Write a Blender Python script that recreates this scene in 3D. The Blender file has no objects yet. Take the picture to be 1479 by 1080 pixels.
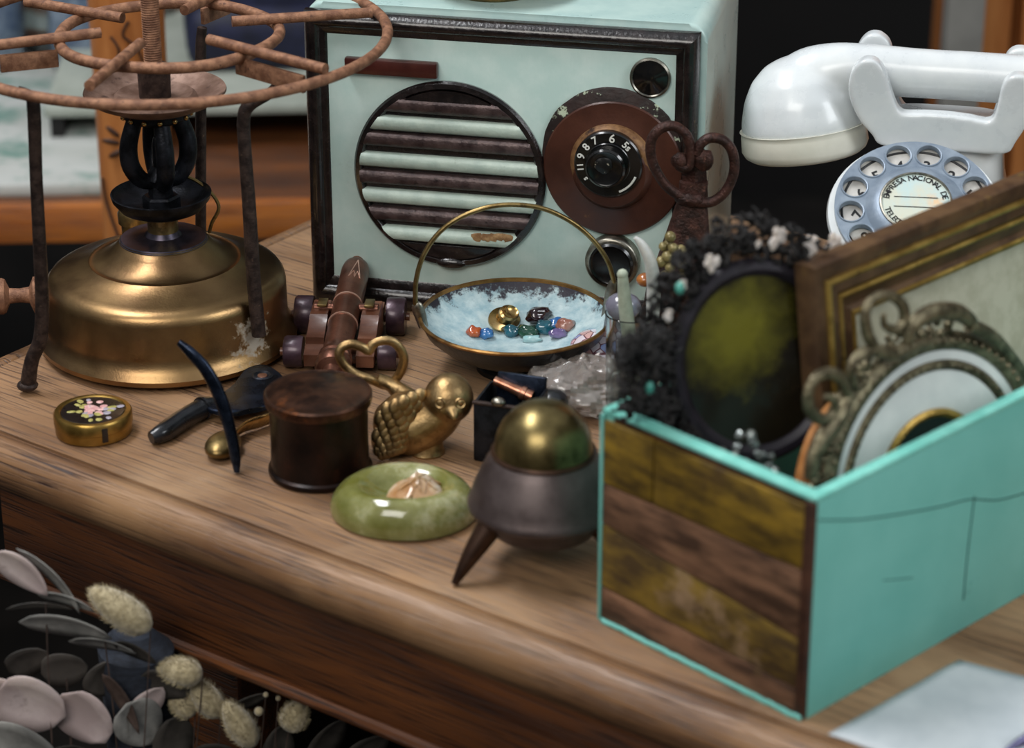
import bpy, bmesh, math, random
from mathutils import Vector, Matrix, noise as mnoise

random.seed(7)
sc = bpy.context.scene
COL = sc.collection
PI = math.pi
def rad(a): return math.radians(a)

# ------------------------------------------------------------------ camera
FPX = 3800.0                      # focal length in pixels of the 1479x1080 frame
PITCH = rad(24.5)
DIST = 1.48                       # metres from the lens to the table top along the optical axis
CAM = Vector((0, -DIST*math.cos(PITCH), DIST*math.sin(PITCH)))
cd = bpy.data.cameras.new('camera'); cam = bpy.data.objects.new('camera', cd); COL.objects.link(cam)
cam.location = CAM; cam.rotation_euler = (PI/2-PITCH, 0, 0)
cd.sensor_width = 36; cd.lens = 36*FPX/1479; cd.clip_start = .05; cd.clip_end = 30
cd.dof.use_dof = True; cd.dof.focus_distance = 1.50; cd.dof.aperture_fstop = 7.2; cd.dof.aperture_blades = 7
sc.camera = cam

# ------------------------------------------------------------------ light
w = bpy.data.worlds.new('world'); sc.world = w; w.use_nodes = True
wn = w.node_tree.nodes; wl = w.node_tree.links
bg = wn['Background']
tc = wn.new('ShaderNodeTexCoord'); sep = wn.new('ShaderNodeSeparateXYZ'); rp = wn.new('ShaderNodeValToRGB')
wl.new(tc.outputs['Generated'], sep.inputs[0]); wl.new(sep.outputs['Z'], rp.inputs[0]); wl.new(rp.outputs[0], bg.inputs[0])
rp.color_ramp.elements[0].position = .0; rp.color_ramp.elements[0].color = (.10, .095, .09, 1)
rp.color_ramp.elements[1].position = .9; rp.color_ramp.elements[1].color = (.78, .84, .90, 1)
bg.inputs[1].default_value = .50
def area(name, loc, target, size, power, color, size_y=None):
    l = bpy.data.lights.new(name, 'AREA'); l.energy = power; l.size = size; l.color = color
    if size_y: l.shape = 'RECTANGLE'; l.size_y = size_y
    o = bpy.data.objects.new(name, l); COL.objects.link(o); o.location = loc
    o.rotation_euler = (Vector(target)-Vector(loc)).to_track_quat('-Z', 'Y').to_euler()
    return o
area('ceiling_tube_light', (-.75, .15, 1.75), (0, 0, 0), 1.1, 30, (.97, .98, 1.0), .35)
area('shop_front_daylight', (-.9, -2.2, 1.9), (0, 0, .05), 1.5, 36, (1.0, .96, .90), 1.0)
area('side_fill_light', (1.9, -1.1, 1.3), (.2, 0, .05), .9, 22, (.93, .97, 1.0))  # added fill light, brightens the right side and the crate's long face
sc.view_settings.view_transform = 'Standard'; sc.view_settings.look = 'None'
sc.view_settings.exposure = 0.08; sc.view_settings.gamma = 1; sc.view_settings.use_curve_mapping = False

# ------------------------------------------------------------------ measuring: a pixel's line of sight
def ray(px, py):
    x = (px-739.5)/FPX; y = -(py-540)/FPX
    return Vector((x, math.cos(PITCH)+y*math.sin(PITCH), -math.sin(PITCH)+y*math.cos(PITCH)))
def G(px, py, h=0.0):
    d = ray(px, py); return CAM + d*((h-CAM.z)/d.z)
def depth(p): return (Vector(p)-CAM).dot(Vector((0, math.cos(PITCH), -math.sin(PITCH))))
def mpp(p): return depth(p)/FPX

class Site:
    """Where a thing stands: origin, turn about z, metres per modelling unit."""
    def __init__(s, p, rot=0.0, k=None):
        s.p = Vector(p); s.rot = rot; s.k = k or mpp(p)
        s.M = Matrix.Translation(s.p) @ Matrix.Rotation(rot, 4, 'Z') @ Matrix.Scale(s.k, 4)
        s.I = s.M.inverted()
    def on(s, px, py, ax='z', v=0.0):
        o = s.I @ CAM; d = (s.I.to_3x3() @ ray(px, py)); i = 'xyz'.index(ax)
        return o + d*((v-o[i])/d[i])
    def h(s, px, py, x=0, y=0):     # height of the point above local (x,y) seen on pixel row py
        return s.on(px, py, 'y', y).z

# ------------------------------------------------------------------ mesh helpers
def prof_frame(axis):
    return Vector(axis).to_track_quat('Z', 'Y').to_matrix().to_4x4()
def lathe(bm, prof, seg=48, c=(0, 0, 0), axis=(0, 0, 1), closed=False, sy=1.0, a0=0, a1=2*PI, fn=None):
    M = Matrix.Translation(Vector(c)) @ prof_frame(axis)
    full = abs(a1-a0-2*PI) < 1e-6; n = seg if full else seg+1
    rings = []
    for r, z in prof:
        if r < 1e-6: rings.append([bm.verts.new(M @ Vector((0, 0, z)))]); continue
        rg = []
        for i in range(n):
            a = a0+(a1-a0)*i/seg; rr = r; zz = z
            if fn: rr, zz = fn(r, z, a)
            rg.append(bm.verts.new(M @ Vector((rr*math.cos(a), rr*sy*math.sin(a), zz))))
        rings.append(rg)
    pairs = list(zip(rings, rings[1:]))
    if closed: pairs.append((rings[-1], rings[0]))
    for A, B in pairs:
        m = seg if full else seg
        for i in range(m):
            j = (i+1) % n if full else i+1
            if len(A) == 1 and len(B) == 1: continue
            if len(A) == 1: f = (A[0], B[i], B[j])
            elif len(B) == 1: f = (A[i], B[0], A[j])
            else: f = (A[i], B[i], B[j], A[j])
            try: bm.faces.new(f)
            except ValueError: pass
    return bm
def smooth_pts(pts, n=6, closed=False):
    P = [Vector(p) for p in pts]; out = []; N = len(P)
    rng = range(N if closed else N-1)
    for i in rng:
        if closed: a, b, c, d = P[i-1], P[i], P[(i+1) % N], P[(i+2) % N]
        else: a, b, c, d = P[max(i-1, 0)], P[i], P[i+1], P[min(i+2, N-1)]
        for k in range(n):
            t = k/n
            out.append(.5*((2*b)+(c-a)*t+(2*a-5*b+4*c-d)*t*t+(3*b-a-3*c+d)*t**3))
    if not closed: out.append(P[-1])
    return out
def tube(bm, pts, r, seg=10, closed=False, n=0, flat=1.0, cap=True, up=None):
    """r: number or list per given point; flat squeezes the section's second axis."""
    pts = [Vector(p) for p in pts]
    rs = list(r) if isinstance(r, (list, tuple)) else [r]*len(pts)
    if n:
        rp_ = smooth_pts([Vector((a, 0, 0)) for a in rs], n, closed); pts = smooth_pts(pts, n, closed); rs = [max(v.x, 1e-4) for v in rp_]
    N = len(pts); rings = []; prev = None
    for i in range(N):
        if closed: t = pts[(i+1) % N]-pts[i-1]
        else: t = pts[min(i+1, N-1)]-pts[max(i-1, 0)]
        if t.length < 1e-9: t = Vector((0, 0, 1))
        t.normalize()
        if prev is None:
            u = Vector(up) if up else (Vector((0, 0, 1)) if abs(t.z) < .9 else Vector((1, 0, 0)))
        else: u = prev
        u = (u-t*u.dot(t))
        if u.length < 1e-6: u = t.orthogonal()
        u.normalize(); prev = u; v = t.cross(u)
        rings.append([bm.verts.new(pts[i]+(u*math.cos(2*PI*k/seg)+v*(flat*math.sin(2*PI*k/seg)))*rs[i]) for k in range(seg)])
    m = N if closed else N-1
    for i in range(m):
        A, B = rings[i], rings[(i+1) % N]
        for k in range(seg): bm.faces.new((A[k], A[(k+1) % seg], B[(k+1) % seg], B[k]))
    if not closed and cap:
        bm.faces.new(list(reversed(rings[0]))); bm.faces.new(rings[-1])
    return bm
def box(bm, size, c=(0, 0, 0), rot=None, bev=0, seg=2, M=None):
    X = Matrix.Translation(Vector(c))
    if rot is not None: X = X @ (rot if isinstance(rot, Matrix) else Matrix.Rotation(rot, 4, 'Z'))
    if M is not None: X = M @ X
    r = bmesh.ops.create_cube(bm, size=1); vs = r['verts']
    for v in vs: v.co = Vector((v.co.x*size[0], v.co.y*size[1], v.co.z*size[2]))
    if bev:
        es = list({e for v in vs for e in v.link_edges})
        r2 = bmesh.ops.bevel(bm, geom=es, offset=bev, segments=seg, affect='EDGES', profile=.5)
        vs = list({v for f in r2['faces'] for v in f.verts} | {v for v in vs if v.is_valid})
    for v in vs: v.co = X @ v.co
    return bm
def prism(bm, outline, t0, t1, M=None, bev=0):
    """outline in local xy, thickness along local z"""
    M = M or Matrix.Identity(4)
    a = [bm.verts.new(M @ Vector((x, y, t0))) for x, y in outline]
    b = [bm.verts.new(M @ Vector((x, y, t1))) for x, y in outline]
    n = len(a); fs = [bm.faces.new(list(reversed(a))), bm.faces.new(b)]
    for i in range(n): fs.append(bm.faces.new((a[i], a[(i+1) % n], b[(i+1) % n], b[i])))
    if bev:
        es = list({e for e in fs[1].edges} | {e for e in fs[0].edges})
        bmesh.ops.bevel(bm, geom=es, offset=bev, segments=2, affect='EDGES', profile=.5)
    return bm
def ball(bm, c, r, u=20, v=12, M=None, jit=0, seed=0):
    X = Matrix.Translation(Vector(c)) @ (M or Matrix.Identity(4))
    rr = (r, r, r) if isinstance(r, (int, float)) else r
    res = bmesh.ops.create_uvsphere(bm, u_segments=u, v_segments=v, radius=1)
    for q in res['verts']:
        k = 1+jit*mnoise.noise(q.co*1.6+Vector((seed*3.7, seed, 0)))
        q.co = X @ Vector((q.co.x*rr[0]*k, q.co.y*rr[1]*k, q.co.z*rr[2]*k))
    return bm
def ring_sweep(bm, path, prof, closed=True, up=(0, 0, 1)):
    """sweep a closed 2-D profile (out, up) along a path; out = away from the path's centre"""
    P = [Vector(p) for p in path]; N = len(P); up = Vector(up).normalized(); cen = sum(P, Vector())/N
    rings = []
    for i in range(N):
        t = (P[(i+1) % N]-P[i-1]).normalized(); o = t.cross(up).normalized()
        if o.dot(P[i]-cen) < 0: o = -o
        rings.append([bm.verts.new(P[i]+o*a+up*b) for a, b in prof])
    m = len(prof)
    for i in range(N if closed else N-1):
        A, B = rings[i], rings[(i+1) % N]
        for k in range(m): bm.faces.new((A[k], A[(k+1) % m], B[(k+1) % m], B[k]))
    return bm
def NB(): return bmesh.new()

def obj(name, bm, m, parent=None, k=1.0, sharp=38, loc=None, smooth=True):
    if k != 1.0:
        for v in bm.verts: v.co = v.co*k
    bmesh.ops.recalc_face_normals(bm, faces=bm.faces)
    for f in bm.faces: f.smooth = smooth
    ca = rad(sharp)
    for e in bm.edges:
        if len(e.link_faces) == 2 and e.calc_face_angle(0) > ca: e.smooth = False
    me = bpy.data.meshes.new(name); bm.to_mesh(me); bm.free()
    for mm in (m if isinstance(m, list) else [m]): me.materials.append(mm)
    o = bpy.data.objects.new(name, me); COL.objects.link(o)
    if parent is not None: o.parent = parent
    if loc is not None: o.location = loc
    return o
def tag(o, label, cat, group=None, kind=None):
    if label: o['label'] = label
    if cat: o['category'] = cat
    if group: o['group'] = group
    if kind: o['kind'] = kind
    return o
def thing(name, site, label, cat, group=None):
    o = bpy.data.objects.new(name, None); COL.objects.link(o); o.empty_display_size = .01
    o.location = site.p; o.rotation_euler = (0, 0, site.rot)
    return tag(o, label, cat, group)
def tangible(name, bm, m, site, label, cat, group=None, sharp=38):
    """a thing that is one mesh, built in site units"""
    o = obj(name, bm, m, None, site.k, sharp); o.location = site.p; o.rotation_euler = (0, 0, site.rot)
    return tag(o, label, cat, group)
def struct(name, bm, m):
    o = obj(name, bm, m); o['kind'] = 'structure'; return o
def text_bm(bm, body, size, M, depth_=.3, align='CENTER', bold=0.0):
    cu = bpy.data.curves.new('lettering', 'FONT'); cu.body = body; cu.size = size; cu.extrude = depth_; cu.align_x = align; cu.align_y = 'CENTER'; cu.offset = bold
    cu.resolution_u = 3
    t = bpy.data.objects.new('lettering', cu); COL.objects.link(t)
    bpy.context.view_layer.update()
    me = bpy.data.meshes.new_from_object(t)
    tmp = bmesh.new(); tmp.from_mesh(me); bmesh.ops.transform(tmp, matrix=M, verts=tmp.verts)
    me2 = bpy.data.meshes.new('lettering'); tmp.to_mesh(me2); tmp.free(); bm.from_mesh(me2)
    bpy.data.objects.remove(t); bpy.data.meshes.remove(me); bpy.data.meshes.remove(me2); bpy.data.curves.remove(cu)

# ------------------------------------------------------------------ materials
def hexc(h):
    h = h.lstrip('#'); c = [int(h[i:i+2], 16)/255 for i in (0, 2, 4)]
    return tuple((x/12.92 if x <= .04045 else ((x+.055)/1.055)**2.4) for x in c)+(1,)
def mat(name, c1, c2=None, rough=.5, metal=0, scale=80, lo=.4, hi=.62, stretch=(1, 1, 1), rot=0, bump=0, bscale=500, bst=None,
        c3=None, scale3=40, lo3=.58, hi3=.68, r3=None, m3=None, trans=0, coat=0, ior=1.45, detail=6, sheen=0, sss=0, sssr=.01, rvar=.12, dist=.0, spot=None, spec=None):
    m = bpy.data.materials.new(name); m.use_nodes = True; nt = m.node_tree; N = nt.nodes; L = nt.links
    b = N['Principled BSDF']
    tcn = N.new('ShaderNodeTexCoord'); mp = N.new('ShaderNodeMapping'); L.new(tcn.outputs['Object'], mp.inputs[0])
    mp.inputs['Scale'].default_value = stretch; mp.inputs['Rotation'].default_value = (0, 0, rot)
    def nz(sca, det=detail, src=mp):
        n = N.new('ShaderNodeTexNoise'); n.inputs['Scale'].default_value = sca; n.inputs['Detail'].default_value = det; n.inputs['Roughness'].default_value = .62
        n.inputs['Distortion'].default_value = dist
        L.new((src.outputs[0]), n.inputs['Vector']); return n
    def ramp(src, a, z, ca=(0, 0, 0, 1), cz=(1, 1, 1, 1)):
        r = N.new('ShaderNodeValToRGB'); r.color_ramp.elements[0].position = a; r.color_ramp.elements[1].position = z
        r.color_ramp.elements[0].color = ca; r.color_ramp.elements[1].color = cz; L.new(src, r.inputs[0]); return r
    col = None
    if c2:
        n = nz(scale); r = ramp(n.outputs['Fac'], lo, hi, hexc(c1), hexc(c2)); col = r.outputs[0]
        rr = N.new('ShaderNodeMapRange'); rr.inputs['To Min'].default_value = max(rough-rvar, .02); rr.inputs['To Max'].default_value = min(rough+rvar, 1)
        L.new(n.outputs['Fac'], rr.inputs['Value']); rsock = rr.outputs[0]
    else:
        b.inputs['Base Color'].default_value = hexc(c1); rsock = None; b.inputs['Roughness'].default_value = rough
    if c3:
        n3 = N.new('ShaderNodeTexNoise'); n3.inputs['Scale'].default_value = scale3; n3.inputs['Detail'].default_value = 8; n3.inputs['Roughness'].default_value = .7
        L.new(tcn.outputs['Object'], n3.inputs['Vector'])
        f = n3.outputs['Fac']
        if spot:   # confine the third colour to a ball (centre, radius) in object space
            vm = N.new('ShaderNodeVectorMath'); vm.operation = 'DISTANCE'; L.new(tcn.outputs['Object'], vm.inputs[0]); vm.inputs[1].default_value = spot[0]
            mr = N.new('ShaderNodeMapRange'); mr.inputs['From Min'].default_value = 0; mr.inputs['From Max'].default_value = spot[1]
            mr.inputs['To Min'].default_value = .35; mr.inputs['To Max'].default_value = -.3; L.new(vm.outputs['Value'], mr.inputs['Value'])
            ad = N.new('ShaderNodeMath'); ad.operation = 'ADD'; L.new(f, ad.inputs[0]); L.new(mr.outputs[0], ad.inputs[1]); f = ad.outputs[0]
        k = ramp(f, lo3, hi3)
        mx = N.new('ShaderNodeMix'); mx.data_type = 'RGBA'; L.new(k.outputs[0], mx.inputs[0])
        if col: L.new(col, mx.inputs[6])
        else: mx.inputs[6].default_value = hexc(c1)
        mx.inputs[7].default_value = hexc(c3); col = mx.outputs[2]
        if r3 is not None:
            m2 = N.new('ShaderNodeMix'); m2.data_type = 'FLOAT'; L.new(k.outputs[0], m2.inputs[0])
            if rsock: L.new(rsock, m2.inputs[2])
            else: m2.inputs[2].default_value = rough
            m2.inputs[3].default_value = r3; rsock = m2.outputs[0]
        if m3 is not None:
            m4 = N.new('ShaderNodeMix'); m4.data_type = 'FLOAT'; L.new(k.outputs[0], m4.inputs[0]); m4.inputs[2].default_value = metal; m4.inputs[3].default_value = m3
            L.new(m4.outputs[0], b.inputs['Metallic'])
    if m3 is None: b.inputs['Metallic'].default_value = metal
    if col: L.new(col, b.inputs['Base Color'])
    if rsock: L.new(rsock, b.inputs['Roughness'])
    if bump:
        nb = N.new('ShaderNodeTexNoise'); nb.inputs['Scale'].default_value = bscale; nb.inputs['Detail'].default_value = 5
        if bst is None: L.new(mp.outputs[0], nb.inputs['Vector'])
        else:
            mpb = N.new('ShaderNodeMapping'); mpb.inputs['Scale'].default_value = bst; L.new(tcn.outputs['Object'], mpb.inputs[0]); L.new(mpb.outputs[0], nb.inputs['Vector'])
        bn = N.new('ShaderNodeBump'); bn.inputs['Strength'].default_value = min(bump, 1); bn.inputs['Distance'].default_value = .0006*max(1, bump)
        L.new(nb.outputs['Fac'], bn.inputs['Height']); L.new(bn.outputs[0], b.inputs['Normal'])
    b.inputs['Transmission Weight'].default_value = trans; b.inputs['Coat Weight'].default_value = coat; b.inputs['Coat Roughness'].default_value = .12
    b.inputs['IOR'].default_value = ior; b.inputs['Sheen Weight'].default_value = sheen
    if spec is not None: b.inputs['Specular IOR Level'].default_value = spec
    if sss:
        b.inputs['Subsurface Weight'].default_value = sss; b.inputs['Subsurface Radius'].default_value = (1, .8, .5); b.inputs['Subsurface Scale'].default_value = sssr
    return m

def wood_grain(name, dark, light, pore, rough=.55, gs=1.0, worn=None, coat=0):
    """oak: long fibres along local x, dark pores, worn lighter areas"""
    m = bpy.data.materials.new(name); m.use_nodes = True; nt = m.node_tree; N = nt.nodes; L = nt.links; b = N['Principled BSDF']
    t = N.new('ShaderNodeTexCoord')
    def mapn(sc_):
        q = N.new('ShaderNodeMapping'); q.inputs['Scale'].default_value = sc_; L.new(t.outputs['Object'], q.inputs[0]); return q
    def nz(sc_, s, d=6, dis=0):
        q = N.new('ShaderNodeTexNoise'); q.inputs['Scale'].default_value = s; q.inputs['Detail'].default_value = d; q.inputs['Distortion'].default_value = dis
        L.new(mapn(sc_).outputs[0], q.inputs['Vector']); return q
    def ramp(src, a, z, ca, cz):
        r = N.new('ShaderNodeValToRGB'); r.color_ramp.elements[0].position = a; r.color_ramp.elements[1].position = z
        r.color_ramp.elements[0].color = ca; r.color_ramp.elements[1].color = cz; L.new(src, r.inputs[0]); return r
    broad = nz((2.0, 14, 14), 2.2*gs, 5, .6); base = ramp(broad.outputs['Fac'], .33, .67, hexc(dark), hexc(light)).outputs[0]
    fine = nz((7, 230, 230), 3.2*gs, 6, .2); fr = ramp(fine.outputs['Fac'], .50, .66, (0, 0, 0, 1), (1, 1, 1, 1))
    mx = N.new('ShaderNodeMix'); mx.data_type = 'RGBA'; L.new(fr.outputs[0], mx.inputs[0]); L.new(base, mx.inputs[6]); mx.inputs[7].default_value = hexc(pore)
    col = mx.outputs[2]
    if worn:
        wn_ = nz((1, 1, 1), 9, 6, .4); wr = ramp(wn_.outputs['Fac'], .50, .72, (0, 0, 0, 1), (.75, .75, .75, 1))
        m2 = N.new('ShaderNodeMix'); m2.data_type = 'RGBA'; L.new(wr.outputs[0], m2.inputs[0]); L.new(col, m2.inputs[6]); m2.inputs[7].default_value = hexc(worn); col = m2.outputs[2]
    L.new(col, b.inputs['Base Color']); b.inputs['Roughness'].default_value = rough; b.inputs['Coat Weight'].default_value = coat; b.inputs['Coat Roughness'].default_value = .35
    bn = N.new('ShaderNodeBump'); bn.inputs['Strength'].default_value = .5; bn.inputs['Distance'].default_value = .0008; bn.invert = True
    L.new(fr.outputs[0], bn.inputs['Height']); L.new(bn.outputs[0], b.inputs['Normal'])
    return m

M = {}
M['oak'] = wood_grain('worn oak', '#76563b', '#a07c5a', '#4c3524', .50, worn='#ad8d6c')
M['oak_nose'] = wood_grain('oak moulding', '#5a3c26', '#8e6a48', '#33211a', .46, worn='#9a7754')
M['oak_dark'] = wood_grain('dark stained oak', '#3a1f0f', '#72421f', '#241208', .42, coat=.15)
M['orange_wood'] = wood_grain('honey pine', '#8a4a1b', '#b9702f', '#6b3813', .45)
M['orange_wood_up'] = mat('carved orange wood', '#a0602f', '#bd7c45', .5, scale=30, stretch=(1, 1, .15), bump=.2)
M['paint_brown'] = mat('burnt brown ornament', '#3b2113', rough=.6)
M['brass_tank'] = mat('aged brass tank', '#8a6a38', '#b08d54', .30, 1, scale=22, lo=.35, hi=.65, c3='#5d4430', scale3=18, lo3=.55, hi3=.8, r3=.42, bump=.12, bscale=900)
M['brass_bright'] = mat('polished brass', '#a88650', '#c4a672', .26, 1, scale=60)
M['brass_old'] = mat('dull brass', '#76623e', '#9c8659', .38, 1, scale=70, c3='#3d2f1c', scale3=90, lo3=.56, hi3=.72, r3=.5, bump=.2, bscale=600)
M['bronze_bird'] = mat('cast brass', '#8f744f', '#b4986c', .40, 1, scale=90, c3='#46331c', scale3=120, lo3=.55, hi3=.75, r3=.5, bump=.35, bscale=900)
M['rust_rod'] = mat('rusty rod', '#6e4a36', '#9a7055', .62, .25, scale=160, c3='#4b3026', scale3=200, bump=.6, bscale=1500)
M['iron_dark'] = mat('dark iron', '#2b2220', '#4a3c36', .55, .6, scale=160, c3='#7b6656', scale3=260, lo3=.62, hi3=.72, bump=.6, bscale=1200)
M['rust_iron'] = mat('rusty wrought iron', '#2c1c18', '#4b2f28', .48, .55, scale=140, c3='#6b463a', scale3=220, lo3=.58, hi3=.7, bump=.9, bscale=700)
M['burner_black'] = mat('sooty iron', '#15161a', '#2b2d34', .42, .7, scale=120, bump=.3, bscale=800)
M['steel_blue'] = mat('blued steel', '#141a26', '#2a3344', .28, .8, scale=90)
M['heat_collar'] = mat('heat stained steel', '#33313a', '#57505c', .36, .8, scale=60)
M['black_handle'] = mat('black lacquered handle', '#0d0e11', '#1b1d22', .30, .0, scale=90, coat=.4)
M['pan_rust'] = mat('heat stained pan', '#6d5346', '#93786a', .5, .45, scale=60, c3='#4a3832', scale3=90, bump=.1, bscale=900)
M['teal_radio'] = mat('pale duck egg paint', '#b6cec7', '#c3d6cf', .42, 0, scale=45, c3='#7d8a76', scale3=28, lo3=.62, hi3=.82, r3=.6, bump=.25, bscale=300, bst=(1, 1, .12))
M['teal_shell'] = mat('pale duck egg paint shell', '#a2bcb8', '#afc6c0', .30, 0, scale=40, bump=.15, bscale=200, coat=.25)
M['black_frame'] = mat('chipped black lacquer', '#100c0c', '#211918', .26, 0, scale=120, c3='#6d553c', scale3=130, lo3=.70, hi3=.73, bump=.5, bscale=500, coat=.5)
M['black_matt'] = mat('black recess', '#0b090a', '#15110f', .55, 0, scale=90)
M['slat_brown'] = mat('metallic brown paint', '#3c2f2f', '#5a4a48', .34, .35, scale=110, bump=.6, bscale=600, c3='#241a1a', scale3=150)
M['slat_cream'] = mat('pale green white paint', '#a9b9ae', '#bccabd', .38, 0, scale=80, bump=.4, bscale=500, c3='#7c806d', scale3=130, lo3=.66, hi3=.74)
M['bare_wood_chip'] = mat('bare chipped wood', '#7a5634', '#a6835a', .7, 0, scale=200, bump=.8)
M['oxblood'] = mat('oxblood enamel', '#3a1712', '#4a211a', .32, 0, scale=60, coat=.3)
M['brown_disc'] = mat('brown fibre disc', '#3a2018', '#4b2a1e', .34, .1, scale=30, c3='#7a5a3a', scale3=60, lo3=.63, hi3=.76, r3=.5, bump=.15, bscale=600)
M['worn_ring'] = mat('worn gilded ring', '#5c3d26', '#8c6843', .5, .3, scale=200, lo=.35, hi=.65, c3='#2c1710', scale3=80, bump=.4)
M['flaky_paint'] = mat('flaking black paint', '#1c1210', '#2c1c18', .55, 0, scale=90, c3='#aeb9a0', scale3=60, lo3=.56, hi3=.585, bump=.9, bscale=200)
M['knob_black'] = mat('black bakelite', '#070707', '#0e0e0f', .22, 0, scale=60, coat=.4)
M['knob_chip'] = mat('chipped bakelite cap', '#0a0a0a', '#121212', .35, 0, scale=80, c3='#b5ad98', scale3=150, lo3=.60, hi3=.62)
M['white_print'] = mat('white print', '#dcdcd4', rough=.5)
M['chrome'] = mat('worn chrome', '#7a766c', '#a29e92', .34, 1, scale=160)
M['glass_black'] = mat('black glass', '#0b0b0c', '#171513', .15, 0, scale=120, coat=.6, c3='#3a2f26', scale3=160, lo3=.66, hi3=.72)
M['phone_white'] = mat('ivory white bakelite', '#c9ced0', '#d4d8d8', .28, 0, scale=30, coat=.35, c3='#5f584e', scale3=210, lo3=.775, hi3=.79, rvar=.05)
M['phone_cream'] = mat('ivory cap bakelite', '#cfcdbf', '#d9d7ca', .32, 0, scale=30, coat=.25)
M['dial_blue'] = mat('grey blue dial wheel', '#748190', '#8b97a4', .38, .25, scale=60, c3='#4f5c6e', scale3=140, lo3=.63, hi3=.75, bump=.1)
M['dial_plate'] = mat('pearly number plate', '#b3b1ad', '#cac7c0', .38, 0, scale=70)
M['print_black'] = mat('black print', '#17181a', rough=.5)
M['card_center'] = mat('opal card', '#c6c8b8', '#b2cbcd', .2, 0, scale=26, stretch=(1.4, .5, 1), rot=.6, lo=.42, hi=.58, c3='#d9bc98', scale3=45, lo3=.54, hi3=.66, coat=.8)
M['cannon_copper'] = mat('patinated copper', '#59382c', '#7c5342', .34, .75, scale=60, c3='#3c241e', scale3=120, lo3=.55, hi3=.75, bump=.15, bscale=800)
M['cannon_ring'] = mat('worn copper ring', '#c79a86', '#d9b3a1', .3, .7, scale=90)
M['carriage_wood'] = mat('varnished carriage wood', '#4a2a1c', '#6e4430', .38, 0, scale=60, stretch=(.3, 1, 1), coat=.3, bump=.2)
M['wheel_purple'] = mat('dark plum wheel', '#33242b', '#4b3741', .32, .3, scale=90, coat=.2)
M['bowl_out'] = mat('dark glazed bowl', '#14161a', '#23221f', .32, .3, scale=90, c3='#4a5a50', scale3=90, lo3=.62, hi3=.72, bump=.35, bscale=400)
M['rim_brass'] = mat('copper rim', '#7d5b34', '#a77f4c', .34, .9, scale=90)
M['tin_dark'] = mat('blackened copper tin', '#160f0d', '#2c1a14', .34, .6, scale=45, c3='#5d2f1c', scale3=40, lo3=.58, hi3=.78, r3=.45, bump=.2, bscale=500)
M['tin_lid'] = mat('brown copper lid', '#33221b', '#5a3b2a', .34, .7, scale=55, c3='#9a5a30', scale3=42, lo3=.58, hi3=.75, bump=.15, bscale=500)
M['compact_gold'] = mat('gilt compact', '#8d7036', '#b2904e', .32, .95, scale=50, c3='#3a2b18', scale3=60, lo3=.68, hi3=.74)
M['inlay_black'] = mat('black enamel', '#15100f', '#1d1614', .3, coat=.4)
M['pink'] = mat('pink enamel', '#c98f8f', '#dcb5ae', .4, scale=400)
M['yellowgreen'] = mat('yellow green enamel', '#8f8a4a', '#b9ae68', .4, scale=400)
M['lilac'] = mat('lilac enamel', '#8d8694', '#a8a0a8', .4, scale=400)
M['onyx'] = mat('green onyx', '#74752a', '#b5b57a', .12, 0, scale=34, lo=.32, hi=.68, c3='#d0cfa6', scale3=34, lo3=.53, hi3=.66, coat=.6, sss=.4, sssr=.015, trans=.4, bump=.1, bscale=40)
M['onyx_rose'] = mat('rose onyx', '#a5794f', '#d4b391', .18, 0, scale=50, c3='#e2d3bd', scale3=45, lo3=.5, hi3=.65, coat=.5, sss=.4)
M['pot_dark'] = mat('gunmetal pot', '#4a3f3d', '#5f5452', .42, .6, scale=40, bump=.12, bscale=600)
M['pot_lid'] = mat('aged brass lid', '#5f5233', '#85754c', .30, .9, scale=45, c3='#3f3a20', scale3=50, lo3=.55, hi3=.7)
M['pot_foot'] = mat('brown metal leg', '#2c1c14', '#473022', .4, .6, scale=60)
M['copper_bright'] = mat('bright copper', '#a8694f', '#d09a80', .3, .9, scale=120)
M['box_teal'] = mat('turquoise paint', '#5ea79d', '#76bab0', .5, 0, scale=10, lo=.3, hi=.7, c3='#2b6660', scale3=14, lo3=.68, hi3=.85, bump=.3, bscale=120)
M['crack'] = mat('dark crack line', '#1f4a46', rough=.8)
M['box_rim'] = mat('turquoise paint rim', '#6cb8ab', '#84ccbf', .42, 0, scale=60, bump=.2)
M['plank_olive'] = mat('mossy yellow plank', '#4a3913', '#85691c', .6, 0, scale=55, stretch=(1, .5, 1.6), c3='#3d2a16', scale3=30, lo3=.55, hi3=.7, bump=.5, bscale=200)
M['plank_brown'] = mat('brown weathered plank', '#3f2a1c', '#7d5a42', .65, 0, scale=55, stretch=(1, .4, 1.8), c3='#6d5c2a', scale3=30, lo3=.62, hi3=.75, bump=.5, bscale=200)
M['plank_stained'] = mat('stained plank', '#44331a', '#7f6522', .6, 0, scale=50, stretch=(1, .5, 1.5), c3='#8c7256', scale3=22, lo3=.56, hi3=.68, bump=.5, bscale=200)
M['plank_corner'] = mat('dark corner wood', '#2f1a10', '#4a2c1c', .6, 0, scale=50, bump=.3)
M['frame_brown'] = mat('dark gilt moulding', '#463324', '#654c33', .42, .2, scale=40, c3='#7a6130', scale3=60, lo3=.6, hi3=.72, bump=.2)
M['frame_gold'] = mat('gold leaf bead', '#8f7236', '#b99a52', .38, .7, scale=60, c3='#4d3a1d', scale3=90, bump=.3)
M['mount_cream'] = mat('cream mount board', '#a8a58f', '#b8b5a0', .8)
M['filigree'] = mat('tarnished pewter gilt', '#5a5240', '#8c8369', .42, .75, scale=160, c3='#3a3528', scale3=190, lo3=.55, hi3=.68, bump=.9, bscale=700)
M['mount_white'] = mat('white porcelain mount', '#d3d6d4', '#dfe1de', .4, 0, scale=40, coat=.2)
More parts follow.
